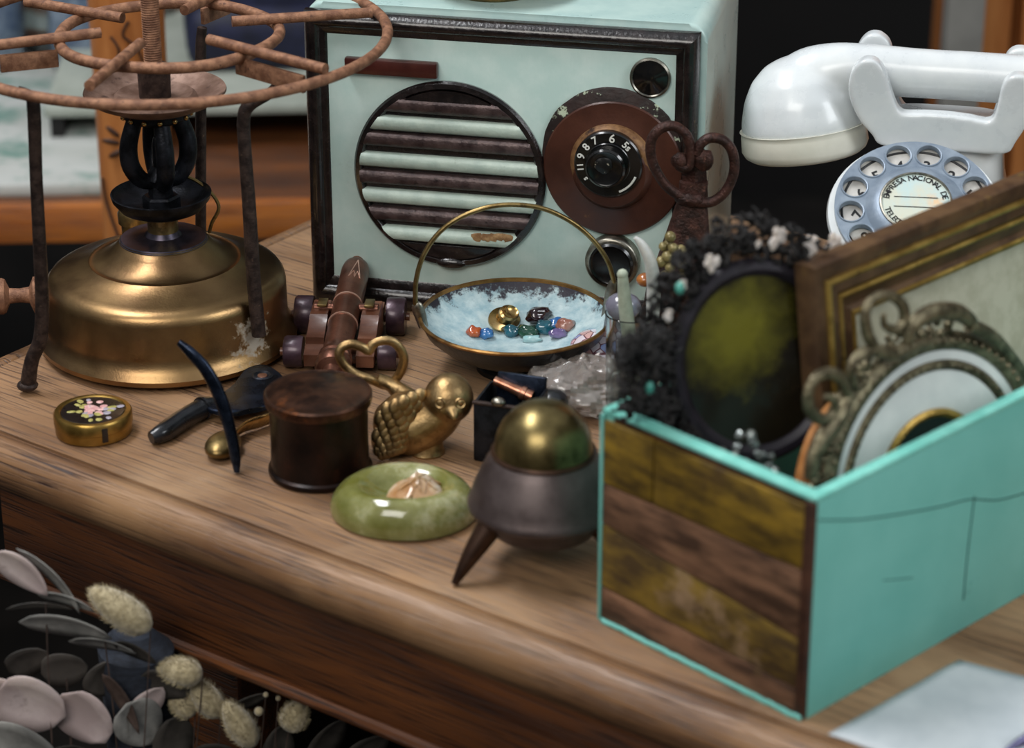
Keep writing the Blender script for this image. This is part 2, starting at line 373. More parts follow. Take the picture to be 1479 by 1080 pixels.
M['round_frame'] = mat('orange wood round frame', '#8d5a2e', '#b57d48', .4, 0, scale=60)
M['wreath_black'] = mat('black ruffle', '#0b0a0a', '#1e1b1a', .75, 0, scale=120)
M['frame_black'] = mat('black oval frame', '#17141a', '#28242c', .45, 0, scale=60)
M['petal'] = mat('shell white petal', '#cdbfb4', '#e6ddd5', .4, 0, scale=90, sss=.2)
M['crystal'] = mat('crumpled silver beads', '#6f7674', '#a9b0ae', .18, .6, scale=140)
M['glass_clear'] = mat('clear glass', '#dfe6e6', rough=.04, trans=1, ior=1.45)
M['plastic_bag'] = mat('crinkled clear plastic', '#c9bcb4', '#e2dad4', .10, 0, scale=60, trans=.75, coat=.6, bump=1.5, bscale=140)
M['tusk'] = mat('bleached coral', '#a9adab', '#c4c4c0', .4, 0, scale=90, sss=.2)
M['stick_green'] = mat('pale green coral', '#8c9483', '#a5ad9b', .5, 0, scale=90)
M['bead_olive'] = mat('olive beads', '#6f643f', '#998c5e', .35, .2, scale=90)
M['lavender_glass'] = mat('lavender glass', '#8d8a9c', '#aeb2bf', .12, 0, scale=60, trans=.5, coat=.5)
M['amber'] = mat('amber bead', '#8d5225', '#b8763a', .2, 0, coat=.5, scale=80)
M['paper'] = mat('white paper', '#b0b7bc', '#bdc3c7', .7, 0, scale=30, bump=.2, bscale=60)
M['leaf_pink'] = mat('dried pink leaf', '#ad9a97', '#c8b7b3', .6, 0, scale=30, c3='#7c6664', scale3=60, lo3=.6, hi3=.75, sss=.1)
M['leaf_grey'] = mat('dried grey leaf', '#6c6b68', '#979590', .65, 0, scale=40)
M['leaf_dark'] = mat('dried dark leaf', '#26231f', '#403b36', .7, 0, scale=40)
M['stem_brown'] = mat('dry stem', '#2e221c', '#463730', .7)
M['bunny'] = mat('cream seed head', '#8f8160', '#b3a584', .9, 0, scale=300, sheen=.5, bump=.8, bscale=1800)
M['slate_cloth'] = mat('slate blue cloth', '#191d26', '#272d38', .85, 0, scale=200, stretch=(1, 1, 4), bump=.5)
M['white_slab'] = mat('veined white slab', '#a7aaa4', '#b8bab6', .4, 0, scale=6, stretch=(1, 3, 1), c3='#6d8a80', scale3=16, lo3=.53, hi3=.64, bump=.1)
M['grey_board'] = mat('grey green board', '#8f958b', '#a5aaa0', .45, 0, scale=14)
M['dark_wall'] = mat('dark shop wall', '#080707', '#100e0e', .8, 0, scale=6)
M['dark_floor'] = mat('dark shop floor', '#120f0d', '#1d1916', .7, 0, scale=8)
M['grey_curtain'] = mat('grey painted post', '#6d6c68', '#7c7b76', .6, 0, scale=10)
M['navy'] = mat('navy cloth', '#0c0f22', '#171b38', .6, 0, scale=40)
M['blue_glass'] = mat('smoky blue glass', '#5b6c86', '#9aaabb', .08, 0, scale=30, trans=.4, coat=.5)
M['purple_foil'] = mat('purple foil', '#4a4764', '#77749a', .25, .6, scale=60)

# ================================================================== THE SETTING
FLOOR = -.86
bm = NB(); box(bm, (7, 7, .04), (0, 0, FLOOR-.02)); struct('floor', bm, M['dark_floor'])
bm = NB(); box(bm, (7, .08, 3.4), (0, 2.6, FLOOR+1.7)); struct('wall_back', bm, M['dark_wall'])
bm = NB(); box(bm, (.08, 5, 3.4), (2.6, .1, FLOOR+1.7)); struct('wall_right', bm, M['dark_wall'])

# ------------------------------------------------------------------ the oak table
a_, b_ = G(0, 621), G(900, 955)
ux = (b_-a_).normalized(); uy = Vector((-ux.y, ux.x, 0))
side_pt = G(200, 440); corner = a_+ux*((side_pt-a_).dot(ux))
T = Site(corner, math.atan2(ux.y, ux.x), 1.0)
TW = T.on(737, 231).y; TL = 1.25
tb = thing('oak_table', T, 'long worn oak table with a rounded front edge, carrying all the bric-a-brac', 'table')
bm = NB(); box(bm, (TL, TW, .026), (TL/2, TW/2, -.013)); obj('tabletop', bm, M['oak'], tb)
NOSE = [(-.004, -.026), (-.004, -.0016), (.0, -.0018), (.0012, -.0022), (.0022, -.0006), (.006, .0), (.0105, -.0008), (.0145, -.0035), (.0175, -.008), (.0188, -.0135), (.0182, -.019), (.0155, -.0235), (.0115, -.0262), (.0085, -.0272), (.008, -.030), (.003, -.030)]
def mould(bm, p0, p1, out):
    rings = []
    for k in range(2):
        p = p0 if k == 0 else p1
        rings.append([bm.verts.new(p+out*a+Vector((0, 0, z))) for a, z in NOSE])
    n = len(NOSE)
    for i in range(n): bm.faces.new((rings[0][i], rings[0][(i+1) % n], rings[1][(i+1) % n], rings[1][i]))
    bm.faces.new(rings[0]); bm.faces.new(list(reversed(rings[1])))
bm = NB(); mould(bm, Vector((-.018, 0, 0)), Vector((TL, 0, 0)), Vector((0, -1, 0))); obj('edge_moulding', bm, M['oak_nose'], tb, sharp=50)
bm = NB(); mould(bm, Vector((0, TW, 0)), Vector((0, 0, 0)), Vector((-1, 0, 0)));
me_side = obj('edge_moulding', bm, M['oak_nose'], tb, sharp=50)
AX = T.on(8, 908, 'y', -.004).x
AB = T.on(600, 1076, 'y', -.004).z
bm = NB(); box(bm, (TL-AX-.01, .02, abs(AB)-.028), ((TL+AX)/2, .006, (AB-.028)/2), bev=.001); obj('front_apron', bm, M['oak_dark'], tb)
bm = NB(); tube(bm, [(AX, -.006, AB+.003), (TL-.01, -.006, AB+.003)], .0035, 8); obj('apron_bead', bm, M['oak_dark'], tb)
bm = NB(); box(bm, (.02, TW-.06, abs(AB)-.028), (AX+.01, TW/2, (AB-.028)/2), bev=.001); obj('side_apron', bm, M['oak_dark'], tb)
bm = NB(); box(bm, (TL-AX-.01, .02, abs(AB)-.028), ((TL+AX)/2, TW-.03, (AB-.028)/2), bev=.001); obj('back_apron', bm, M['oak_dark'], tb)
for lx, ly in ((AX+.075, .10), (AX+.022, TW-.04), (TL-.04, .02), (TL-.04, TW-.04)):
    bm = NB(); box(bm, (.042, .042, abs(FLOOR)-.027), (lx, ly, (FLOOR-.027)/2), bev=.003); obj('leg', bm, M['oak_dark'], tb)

bm = NB(); box(bm, (TL-AX-.03, .012, abs(FLOOR)-.10), ((TL+AX)/2, TW-.05, FLOOR/2-.03)); obj('shade_back_panel', bm, M['black_matt'], tb)  # added black sheet, stands in for the darkness below the apron
bm = NB(); box(bm, (.012, TW-.12, abs(FLOOR)-.10), (AX+.02, TW/2, FLOOR/2-.03)); obj('shade_side_panel', bm, M['black_matt'], tb)  # second added black sheet, keeps the space under the table dark
# ------------------------------------------------------------------ furniture further back
BT = Site((0, .775, 0), rad(3), 1.0)
t2 = thing('low_pine_table', BT, 'low honey coloured pine table standing behind, left of the radio', 'table')
ZT = -.182
bm = NB(); box(bm, (1.5, .9, .03), (-.60, .45, ZT-.015), bev=.003); obj('tabletop', bm, M['oak_dark'], t2)
bm = NB(); box(bm, (1.5, .012, .034), (-.60, -.006, ZT-.017), bev=.002); obj('front_edge', bm, M['orange_wood'], t2)
for x in (-1.3, .10):
    for y in (.06, .84):
        bm = NB(); box(bm, (.05, .05, abs(FLOOR-ZT)-.03), (x, y, (FLOOR+ZT-.03)/2), bev=.003); obj('leg', bm, M['orange_wood'], t2)
bm = NB(); box(bm, (.62, .52, .012), (-.655, .27, ZT+.006), bev=.003)
o = obj('white_slab', bm, M['white_slab']); o.location = BT.p; o.rotation_euler.z = BT.rot; tag(o, 'wide white veined slab lying on the pine table at the left edge', 'slab')
t3 = thing('low_riser', BT, 'pale grey riser board between the carved post and the radio', 'shelf')
bm = NB(); box(bm, (.44, .30, .009), (-.19, .27, ZT+.038), bev=.002); obj('board', bm, M['grey_board'], t3)
for x in (-.40, .02):
    bm = NB(); box(bm, (.012, .28, .0335), (x, .27, ZT+.01675)); obj('support', bm, M['black_matt'], t3)
# glassware behind
def bottle(x, y, r, h, z, m, label, kind='glass_vase', neck=.4, tilt=0):
    s = Site((x, y, z), 0, 1)
    bm = NB()
    pr = [(0, 0), (r*.7, 0), (r*.95, h*.05), (r, h*.3), (r*.92, h*.55), (r*neck, h*.8), (r*neck, h*.92), (r*neck*1.25, h), (r*neck*1.05, h), (r*neck*.8, h*.9), (r*neck*.8, h*.8), (r*.8, h*.55), (r*.86, h*.3), (r*.8, h*.08), (0, h*.06)]
    lathe(bm, pr, 28)
    return tangible(kind, bm, m, s, label, 'glassware', 'glassware on the pine table', sharp=60)
ZS = ZT+.0125
bottle(-.505, 1.10, .036, .15, ZS, M['blue_glass'], 'smoky glass vase at the top left corner of the view', neck=.6)
bottle(-.455, 1.14, .030, .12, ZS, M['glass_clear'], 'clear glass tumbler left of the brown twine behind the trivet', 'glass_tumbler', .9)
bottle(-.410, 1.08, .034, .13, ZS, M['blue_glass'], 'squat smoky glass vase just left of the carved post', 'glass_vase', .8)
bottle(-.360, 1.17, .028, .17, ZS, M['glass_clear'], 'tall clear glass bottle peeping behind the carved post', 'glass_bottle', .35)
bottle(-.540, 1.16, .034, .20, ZS, M['blue_glass'], 'tallest smoky glass bottle, cut by the left frame edge', 'glass_bottle', .35)
s = Site((-.27, 1.02, ZT+.0430), .15, 1); bm = NB(); box(bm, (.13, .10, .06), (.03, 0, .03), bev=.02, seg=4)
for q in bm.verts: q.co += Vector((0, 0, .012*mnoise.noise(q.co*20)))
tangible('folded_cloth', bm, M['navy'], s, 'folded navy cloth on the riser board behind the trivet ring', 'cloth')
bottle(-.165, 1.10, .028, .10, ZT+.043, M['blue_glass'], 'small smoky glass bowl on the riser board beside the radio', 'glass_bowl', .9)
# carved wooden post
ps = Site((Site((0, .50, FLOOR), 0, 1).on(194, 200, 'y', 0).x, .50, FLOOR), 0, 1)
pt = thing('carved_wooden_post', ps, 'orange turned wooden post painted with brown petals behind the brass stove', 'post')
HP = .62-FLOOR
bm = NB(); lathe(bm, [(0, 0), (.05, 0), (.05, .03), (.028, .06), (.027, .55), (.0272, .9), (.0305, 1.15), (.0305, HP-.03), (.02, HP), (0, HP)], 40); obj('shaft', bm, M['orange_wood_up'], pt)
def on_post(px, py, extra=.0004):
    p = ps.on(px, py, 'y', -.028); a = max(-1, min(1, p.x/.030)); return Vector((p.x, -math.sqrt(max(.030**2-p.x**2, 0))-extra, p.z))
for px, py, an, L_, W_ in ((163, 190, -40, 17, 5), (160, 205, -10, 19, 5), (166, 222, 28, 15, 5), (181, 210, 0, 8, 4), (180, 226, 30, 8, 4), (188, 254, 80, 5, 2)):
    c = on_post(px, py); k = .00049
    bm = NB(); ball(bm, c, (L_*k*.75, .0014, W_*k*.85), 14, 8, Matrix.Rotation(rad(-an), 4, 'Y')); obj('painted_petal', bm, M['paint_brown'], pt)
for path in ([(146, 262), (150, 290), (160, 318), (172, 345)], [(160, 52), (172, 72), (165, 100), (150, 120)], [(186, 30), (178, 50), (196, 66), (206, 90)]):
    bm = NB(); tube(bm, [on_post(*p) for p in path], .0011, 6, n=6); obj('painted_line', bm, M['paint_brown'], pt)
# top right background
bm = NB(); box(bm, (.032, .03, 1.9), (.0, 0, .95)); s = Site((0, .9, FLOOR), 0, 1); s = Site((s.on(1391, 30, 'y', 0).x, .9, FLOOR), 0, 1)
tangible('grey_post', bm, M['grey_curtain'], s, 'narrow grey painted upright behind the white telephone', 'post')
s = Site((0, .95, FLOOR), 0, 1); x0 = s.on(1414, 30, 'y', 0).x
cb = thing('wooden_cabinet', Site((x0, .95, FLOOR), 0, 1), 'orange brown wooden cupboard at the top right corner', 'cabinet')
bm = NB(); box(bm, (.5, .35, 1.9), (.27, .20, .95), bev=.002); obj('body', bm, M['orange_wood_up'], cb)
for k in range(2):
    bm = NB(); box(bm, (.028 if k == 0 else .3, .02, 1.86), (.0155 if k == 0 else .19, 0.01, .95), bev=.002); obj('panel', bm, M['orange_wood_up'], cb)
# ------------------------------------------------------------------ brass pressure stove
S = Site(G(245, 492)); k = S.k
st = thing('brass_stove', S, 'large brass paraffin stove with rusty pot ring, left of the radio', 'stove')
def hz(py, x=0, y=0, px=240): return S.h(px, py, x, y)
body = [(0, 2), (150, 2), (176, 5), (184, 10), (185, 17), (180, 24), (174, 32), (172, 45), (171, 92), (169, 101), (164, 108), (156, 112), (148, 114), (128, 120), (112, 127), (108, 130), (106, 129), (98, 130), (84, 138), (70, 149), (64, 156), (60, 158), (0, 158)]
bm = NB(); lathe(bm, body, 96)
M['brass_tank_st'] = mat('aged brass tank with white corrosion', '#846748', '#a08259', .34, 1, scale=22, lo=.35, hi=.65, c3='#a39a8c', scale3=150, lo3=.62, hi3=.74, r3=.8, m3=.1, bump=.12, bscale=900,
                         spot=((134*k, -112*k, 52*k), 92*k))
obj('tank', bm, M['brass_tank_st'], st, k)
bm = NB(); lathe(bm, [(63, 155), (62, 160), (56, 158), (40, 153), (24, 156), (22, 164), (21, 200), (24, 206), (20, 206)], 48, c=(0, 0, 0)); obj('neck', bm, M['brass_old'], st, k)
bm = NB(); lathe(bm, [(63, 158), (60, 161.5), (52, 161), (38, 161.5), (26, 165), (21, 173), (0, 173)], 48); obj('stained_collar', bm, M['heat_collar'], st, k)
bm = NB(); lathe(bm, [(20, 196), (40, 198), (58, 206), (69, 220), (71, 228), (69, 229), (66, 222), (54, 212), (36, 207), (14, 206)], 56); obj('spirit_cup', bm, M['burner_black'], st, k)
bm = NB(); lathe(bm, [(0, 206), (27, 206), (27, 222), (24, 225), (18, 226), (16, 240), (0, 240)], 6); obj('hex_nut', bm, M['burner_black'], st, k)
bm = NB(); lathe(bm, [(0, 240), (16, 240), (20, 250), (15, 262), (9, 268), (9, 300), (6, 312), (0, 314)], 24); obj('jet', bm, M['burner_black'], st, k)
for a in (20, 110, 200, 290):
    c, s_ = math.cos(rad(a)), math.sin(rad(a))
    bm = NB(); tube(bm, [(c*8, s_*8, 246), (c*26, s_*26, 250), (c*40, s_*40, 272), (c*42, s_*42, 300), (c*34, s_*34, 330), (c*26, s_*26, 350)], [11, 12, 13, 13, 12, 11], 12, n=4)
    obj('burner_tube', bm, M['burner_black'], st, k)
bm = NB(); lathe(bm, [(0, 338), (40, 338), (48, 344), (48, 352), (20, 354), (0, 354)], 40); obj('burner_ring', bm, M['burner_black'], st, k)
for i in range(14):
    a = 2*PI*i/14
    bm = NB(); ball(bm, (48*math.cos(a), 48*math.sin(a), 346), 4, 10, 6); obj('rivet', bm, M['brass_bright'], st, k)
bm = NB(); lathe(bm, [(0, 352), (44, 352), (66, 358), (88, 368), (99, 378), (98, 381), (92, 378), (76, 370), (60, 366), (57, 372), (52, 376), (38, 372), (22, 370), (0, 370)], 64); obj('flame_spreader', bm, M['pan_rust'], st, k)
bm = NB(); lathe(bm, [(0, 368), (22, 368), (23, 412), (20, 416), (0, 416)], 32); obj('spindle_collar', bm, M['iron_dark'], st, k)
pr = [(0, 410)]
zz = 414
while zz < 560: pr += [(11, zz), (13, zz+1.6), (11, zz+3.2)]; zz += 3.4
pr += [(0, zz)]
bm = NB(); lathe(bm, pr, 20); obj('threaded_spindle', bm, M['rust_rod'], st, k, sharp=80)
# trivet
RZ = hz(47); RC = S.on(243, 50, 'z', RZ); cx, cy = RC.x, RC.y
ro, ri = 300, 150
def ringpts(r, n, z, wob=0): return [(cx+r*(1+wob*math.sin(5*a+1))*math.cos(a), cy+r*(1+wob*math.sin(5*a+1))*math.sin(a), z) for a in [2*PI*i/n for i in range(n)]]
bm = NB(); tube(bm, ringpts(ro, 96, RZ), 7.5, 12, closed=True); obj('outer_ring', bm, M['rust_rod'], st, k)
bm = NB(); tube(bm, ringpts(ri, 60, RZ, .015), 8, 12, closed=True); obj('inner_ring', bm, M['rust_rod'], st, k)
for (x0, y0), (x1, y1) in (((145, 47), (-60, 72)), ((203, 62), (129, 124)), ((302, 57), (470, 100)), ((335, 31), (537, 18)), ((266, 15), (318, -12)), ((177, 26), (38, 2))):
    p0, p1 = S.on(x0, y0, 'z', RZ+13), S.on(x1, y1, 'z', RZ+13)
    d = Vector((p1.x-cx, p1.y-cy, 0)); 
    bm = NB(); tube(bm, [p0, p0.lerp(p1, .5), p1], 7.5, 12, cap=True); obj('pan_support', bm, M['rust_rod'], st, k)
legs = [dict(top=(25, 131), pts=[(25, 131), (44, 140), (49, 160), (52, 250), (57, 350), (61, 440), (58, 490), (46, 520), (40, 558)], y=20),
        dict(top=(398, 128), pts=[(400, 124), (388, 136), (360, 152), (352, 172), (354, 220), (360, 300), (366, 400), (374, 484)], y=-118),
        dict(top=(288, 80), pts=[(292, 40), (290, 70), (290, 140), (290, 240), (290, 330), (290, 352)], y=118)]
for i, L_ in enumerate(legs):
    pts = [S.on(px, py, 'y', L_['y']) for px, py in L_['pts']]
    if i == 0:
        ft = S.on(40, 560, 'z', 8); tp = S.on(25, 131, 'z', RZ-8)
        pts = [S.on(px, py, 'y', tp.y+(ft.y-tp.y)*(py-131)/429) for px, py in L_['pts']]
    rr = [7, 8, 9, 8.5, 9, 9.5, 10, 10, 11] if i == 0 else [7, 7.5, 9, 9, 9, 9.5, 10, 10] if i == 1 else [7, 8, 8, 8, 8, 8]
    bm = NB(); tube(bm, pts, rr, 12, n=4); 
    lg = obj('leg', bm, M['iron_dark'], st, k)
    if i == 0:
        bm = NB(); ball(bm, pts[-1]+Vector((0, 0, 2)), (15, 14, 8), 14, 8); obj('foot_pad', bm, M['iron_dark'], lg, k)
for (x0, y0), (x1, y1) in (((0, 92), (84, 84)), ((342, 94), (440, 122)), ((292, 24), (330, 8))):
    p0, p1 = S.on(x0, y0, 'z', RZ-14), S.on(x1, y1, 'z', RZ-14)
    d = (p1-p0); M4 = Matrix.Translation((p0+p1)/2) @ Matrix.Rotation(math.atan2(d.y, d.x), 4, 'Z')
    bm = NB(); box(bm, (d.length, 7, 24), M=M4, bev=1.5); obj('strap', bm, M['rust_rod'], st, k)
# pump knob to the left
ax = Vector((-1, -.12, 0)).normalized(); c0 = Vector((-168, -12, 78))
bm = NB(); lathe(bm, [(0, 0), (24, 0), (26, 4), (26, 10), (12, 16), (10, 30), (11, 44), (24, 50), (26, 54), (26, 60), (22, 64), (0, 64)], 32, c=c0+ax*10, axis=ax); obj('pump_knob', bm, M['rust_rod'], st, k)
bm = NB(); lathe(bm, [(0, -30), (13, -30), (13, 12), (0, 12)], 20, c=c0, axis=ax); obj('pump_barrel', bm, M['brass_old'], st, k)
vc = S.on(197, 338, 'z', 118)
bm = NB(); lathe(bm, [(0, 0), (21, 0), (21, 18), (25, 19), (26, 34), (23, 39), (0, 40)], 28, c=vc); obj('filler_cap', bm, M['brass_old'], st, k)
bm = NB(); tube(bm, [S.on(px, py, 'y', 40) for px, py in ((262, 252), (285, 262), (306, 280), (316, 300), (306, 322), (302, 336))], 2.6, 8, n=6); obj('pricker_wire', bm, M['brass_old'], st, k)

# ------------------------------------------------------------------ radio
R = Site(G(455, 434), rad(-12)); k = R.k
tr = R.on(1013, 47, 'y', 0); RWd, RH = tr.x, tr.z
rd = thing('table_radio', R, 'pale blue green valve radio with black front frame and round striped grille', 'radio')
def rounded_rect(x0, x1, z0, z1, r, n=8, rb=4):
    out = []
    for cx_, cz_, a0, rr in ((x1-r, z1-r, 0, r), (x0+r, z1-r, 90, r), (x0+rb, z0+rb, 180, rb), (x1-rb, z0+rb, 270, rb)):
        for i in range(n+1):
            a = rad(a0+90*i/n); out.append((cx_+rr*math.cos(a), cz_+rr*math.sin(a)))
    return out
FR = Matrix(((1, 0, 0, 0), (0, 0, -1, 0), (0, 1, 0, 0), (0, 0, 0, 1)))
SD = 330
bm = NB(); prism(bm, rounded_rect(-2, RWd+8, 4, RH+9, 26), -SD, -6, FR, bev=5); obj('cabinet_shell', bm, M['teal_shell'], rd, k, sharp=50)
bm = NB(); box(bm, (RWd-20, 10, RH-20), (RWd/2, -1, RH/2), bev=1); obj('front_panel', bm, M['teal_radio'], rd, k)
def rails(parent, x0, x1, z0, z1, prof, m, kk, X=FR, name='frame_rail', sharp=40, low=1.0):
    """four mitred rails; prof = (inset, proud) closed"""
    cor = [(x0, z0, 1, 1), (x1, z0, -1, 1), (x1, z1, -1, -1), (x0, z1, 1, -1)]
    for i in range(4):
        A, B = cor[i], cor[(i+1) % 4]; bm = NB(); rg = []
        for c in (A, B): rg.append([bm.verts.new(X @ Vector((c[0]+c[2]*a, c[1]+c[3]*a*(low if c[3] > 0 else 1), b))) for a, b in prof])
        n = len(prof)
        for q in range(n): bm.faces.new((rg[0][q], rg[0][(q+1) % n], rg[1][(q+1) % n], rg[1][q]))
        bm.faces.new(rg[0]); bm.faces.new(list(reversed(rg[1])))
        obj(name, bm, m, parent, kk, sharp=sharp)
rails(rd, 0, RWd, 0, RH, [(0, -4), (0, 8), (3, 14), (9, 18), (15, 18), (20, 14), (22, 10), (28, 9), (32, 6), (32, -4)], M['black_frame'], k, low=1.42)
def fx(px, py, out=8): p = R.on(px, py, 'y', -out); return p.x, p.z
PO = 6   # front of the panel
# grille
xl, _ = fx(514, 249); xr, _ = fx(788, 249); gx = (xl+xr)/2; _, zt = fx(651, 110); _, zb = fx(651, 389); gz = (zt+zb)/2; gr = (xr-xl)/2
bm = NB(); lathe(bm, [(0, 0), (gr, 0), (gr+1, 6), (gr-2, 10), (gr-9, 11), (gr-12, 7), (gr-13, 3), (0, 3)], 96, c=(gx, -PO, gz), axis=(0, -1, 0)); gb = obj('grille_surround', bm, M['black_frame'], rd, k)
ys = [(157, 's'), (184, 'c'), (208, 's'), (238, 'c'), (263, 's'), (290, 'c'), (315, 's'), (342, 'c')]
for yy, c in ys:
    _, z = fx(651, yy, 14); dz = z-gz; hw = 10.5
    ch = math.sqrt(max((gr-9)**2-(abs(dz)+hw*.6)**2, 0))
    bm = NB(); rg = []
    pf = [(-hw, 0), (-hw, 5), (-hw*.75, 9), (-hw*.2, 11), (hw*.4, 11), (hw*.85, 8), (hw, 4), (hw, 0)]
    for e in (-1, 1):
        row = []
        for a, b in pf:
            cc = math.sqrt(max((gr-8)**2-(dz+a)**2, 0)); row.append(bm.verts.new((gx+e*cc, -PO-3-b, z+a)))
        rg.append(row)
    for q in range(len(pf)): bm.faces.new((rg[0][q], rg[0][(q+1) % len(pf)], rg[1][(q+1) % len(pf)], rg[1][q]))
    bm.faces.new(rg[0]); bm.faces.new(list(reversed(rg[1])))
    so = obj('slat', bm, M['slat_brown'] if c == 's' else M['slat_cream'], rd, k)
    so['label'] = 'metallic brown slat' if c == 's' else 'pale cream slat'
for sgn in (1, -1):   # black domed caps above and below the slats
    bm = NB(); z0 = gz+sgn*(gr*.74); pts = []
    n = 16; hgt = math.sqrt((gr-12)**2-(gr*.76)**2)
    out = [(gx-hgt, gz+sgn*gr*.76)]+[(gx+(gr-12)*math.cos(t), gz+sgn*(gr-12)*math.sin(t)) for t in [PI-math.asin(.76*gr/(gr-12))-(PI-2*math.asin(.76*gr/(gr-12)))*i/n for i in range(n+1)]]
    if sgn < 0: out = list(reversed(out))
    prism(bm, out, 0, 9, Matrix.Translation((0, -PO-2, 0)) @ FR, bev=2.5); obj('grille_cap', bm, M['black_frame'], rd, k)
nx, nz_ = fx(651, 380, 16); bm = NB(); ball(bm, (nx, -PO-9, nz_), (22, 7, 8), 20, 10); obj('grille_stud', bm, M['black_frame'], rd, k)
chx, chz = fx(712, 343, 22); bm = NB()
for i in range(5): ball(bm, (chx-22+i*11+random.uniform(-2, 2), -PO-13.4, chz+random.uniform(-3, 3)), (9, 1.6, 6), 10, 6, jit=.5, seed=i)
obj('paint_chip', bm, M['bare_wood_chip'], rd, k)
# top red brown handle bar
bx0, bz0 = fx(498, 97, 14); bx1, bz1 = fx(632, 99, 14)
bm = NB(); box(bm, (bx1-bx0, 12, 23), ((bx0+bx1)/2, -PO-6, (bz0+bz1)/2), bev=3); obj('name_bar', bm, M['oxblood'], rd, k)
# tuning dial
dx, dz = fx(886, 243, 10); rr_ = 97
bm = NB(); lathe(bm, [(0, 0), (rr_, 0), (rr_+1, 3), (rr_-2, 5), (0, 5)], 64, c=(dx-2, -PO, dz+18), axis=(0, -1, 0), fn=lambda r, z, a: (r*(1+.014*mnoise.noise(Vector((math.cos(a)*4, math.sin(a)*4, 0)))), z)); obj('torn_backing_ring', bm, M['flaky_paint'], rd, k)
bm = NB(); lathe(bm, [(0, 5), (rr_-1, 5), (rr_, 7), (rr_-2, 9), (62, 12), (56, 14), (52, 22), (48, 26), (0, 26)], 96, c=(dx, -PO, dz), axis=(0, -1, 0)); obj('dial_disc', bm, M['brown_disc'], rd, k)
kx, kz = fx(879, 236, 32)
bm = NB(); lathe(bm, [(58, 12), (57, 15), (53, 21), (49, 24), (46, 24), (46, 20)], 64, c=(kx+2, -PO, kz-6), axis=(0, -1, 0)); obj('worn_dial_ring', bm, M['worn_ring'], rd, k)
bm = NB(); lathe(bm, [(47, 20), (47, 30), (45, 32), (31, 32), (30, 33), (0, 33)], 64, c=(kx, -PO, kz), axis=(0, -1, 0)); obj('number_disc', bm, M['knob_black'], rd, k)
bm = NB(); lathe(bm, [(28, 32), (27, 46), (24, 49), (22, 48), (0, 48)], 48, c=(kx-1, -PO, kz), axis=(0, -1, 0)); kb = obj('tuning_knob', bm, M['knob_black'], rd, k)
bm = NB(); lathe(bm, [(27.6, 44), (27.6, 47), (25, 49.5), (24, 48)], 48, c=(kx-1, -PO, kz), axis=(0, -1, 0)); obj('knob_rim', bm, M['glass_black'], kb, k)
bm = NB(); ball(bm, (kx-2, -PO-48, kz+5), (13, 3, 11), 18, 8, jit=.3); obj('chipped_cap', bm, M['knob_chip'], kb, k)
bm = NB()
for tx, an, sz in (('6', 82, 17), ('5s', 48, 14), ('7', 119, 15), ('8', 142, 15), ('9', 165, 15), ('11', 189, 12), ('s', 216, 11)):
    X = Matrix.Translation((kx, -PO-32.2, kz)) @ FR @ Matrix.Rotation(rad(an-90), 4, 'Z') @ Matrix.Translation((0, 38, 0))
    text_bm(bm, tx, sz, X, .25, bold=.25)
obj('dial_numbers', bm, M['white_print'], rd, k, smooth=False)
bm = NB(); pa = [(kx+41*math.cos(rad(a)), -PO-32.4, kz+41*math.sin(rad(a))) for a in range(-66, -19, 3)]; tube(bm, pa, 1.6, 6); obj('dial_arc', bm, M['white_print'], rd, k)
# indicator lamp
lx_, lz_ = fx(939, 113, 10)
bm = NB(); lathe(bm, [(0, 0), (28, 0), (28, 4), (25.5, 6), (24, 4)], 48, c=(lx_, -PO, lz_), axis=(0, -1, 0)); lr = obj('lamp_rim', bm, M['chrome'], rd, k)
bm = NB(); lathe(bm, [(24.5, 3), (18, 4), (9, 6), (0, 7)], 12, c=(lx_, -PO, lz_), axis=(0, -1, 0)); obj('lamp_lens', bm, M['glass_black'], rd, k, sharp=8)
# volume knob
vx, vz = fx(884, 379, 20)
bm = NB(); lathe(bm, [(0, 0), (38, 0), (38, 16), (35, 20), (31, 20), (31, 12)], 72, c=(vx, -PO, vz), axis=(0, -1, 0), fn=lambda r, z, a: (r*(1+(.02 if r > 37 else 0)*math.sin(a*36)), z)); obj('knurled_ring', bm, M['chrome'], rd, k, sharp=70)
bm = NB(); lathe(bm, [(31, 10), (31, 22), (28, 25), (24, 23), (0, 22)], 48, c=(vx, -PO, vz), axis=(0, -1, 0)); obj('volume_knob', bm, M['knob_black'], rd, k)
for x in (30, RWd-30):
    for y in (24, SD-30):
        bm = NB(); lathe(bm, [(0, -1), (12, -1), (12, 5), (0, 5)], 16, c=(x, y, 0)); obj('foot', bm, M['black_matt'], rd, k)
# brass dish standing on the radio
ds = Site(R.M @ Vector((R.on(700, -6, 'z', RH+9).x, 150, RH+9.2)), 0)
dsx = R.on(700, 4, 'z', RH+9); ds = Site(R.M @ Vector((dsx.x, dsx.y+62, RH+9.2)), 0)
bm = NB(); lathe(bm, [(0, 0), (62, 0), (66, 4), (60, 10), (70, 26), (100, 48), (104, 50), (99, 51), (66, 30), (0, 14)], 56)
tangible('brass_dish', bm, M['brass_old'], ds, 'dull brass dish standing on top of the radio, cut by the top edge', 'dish')

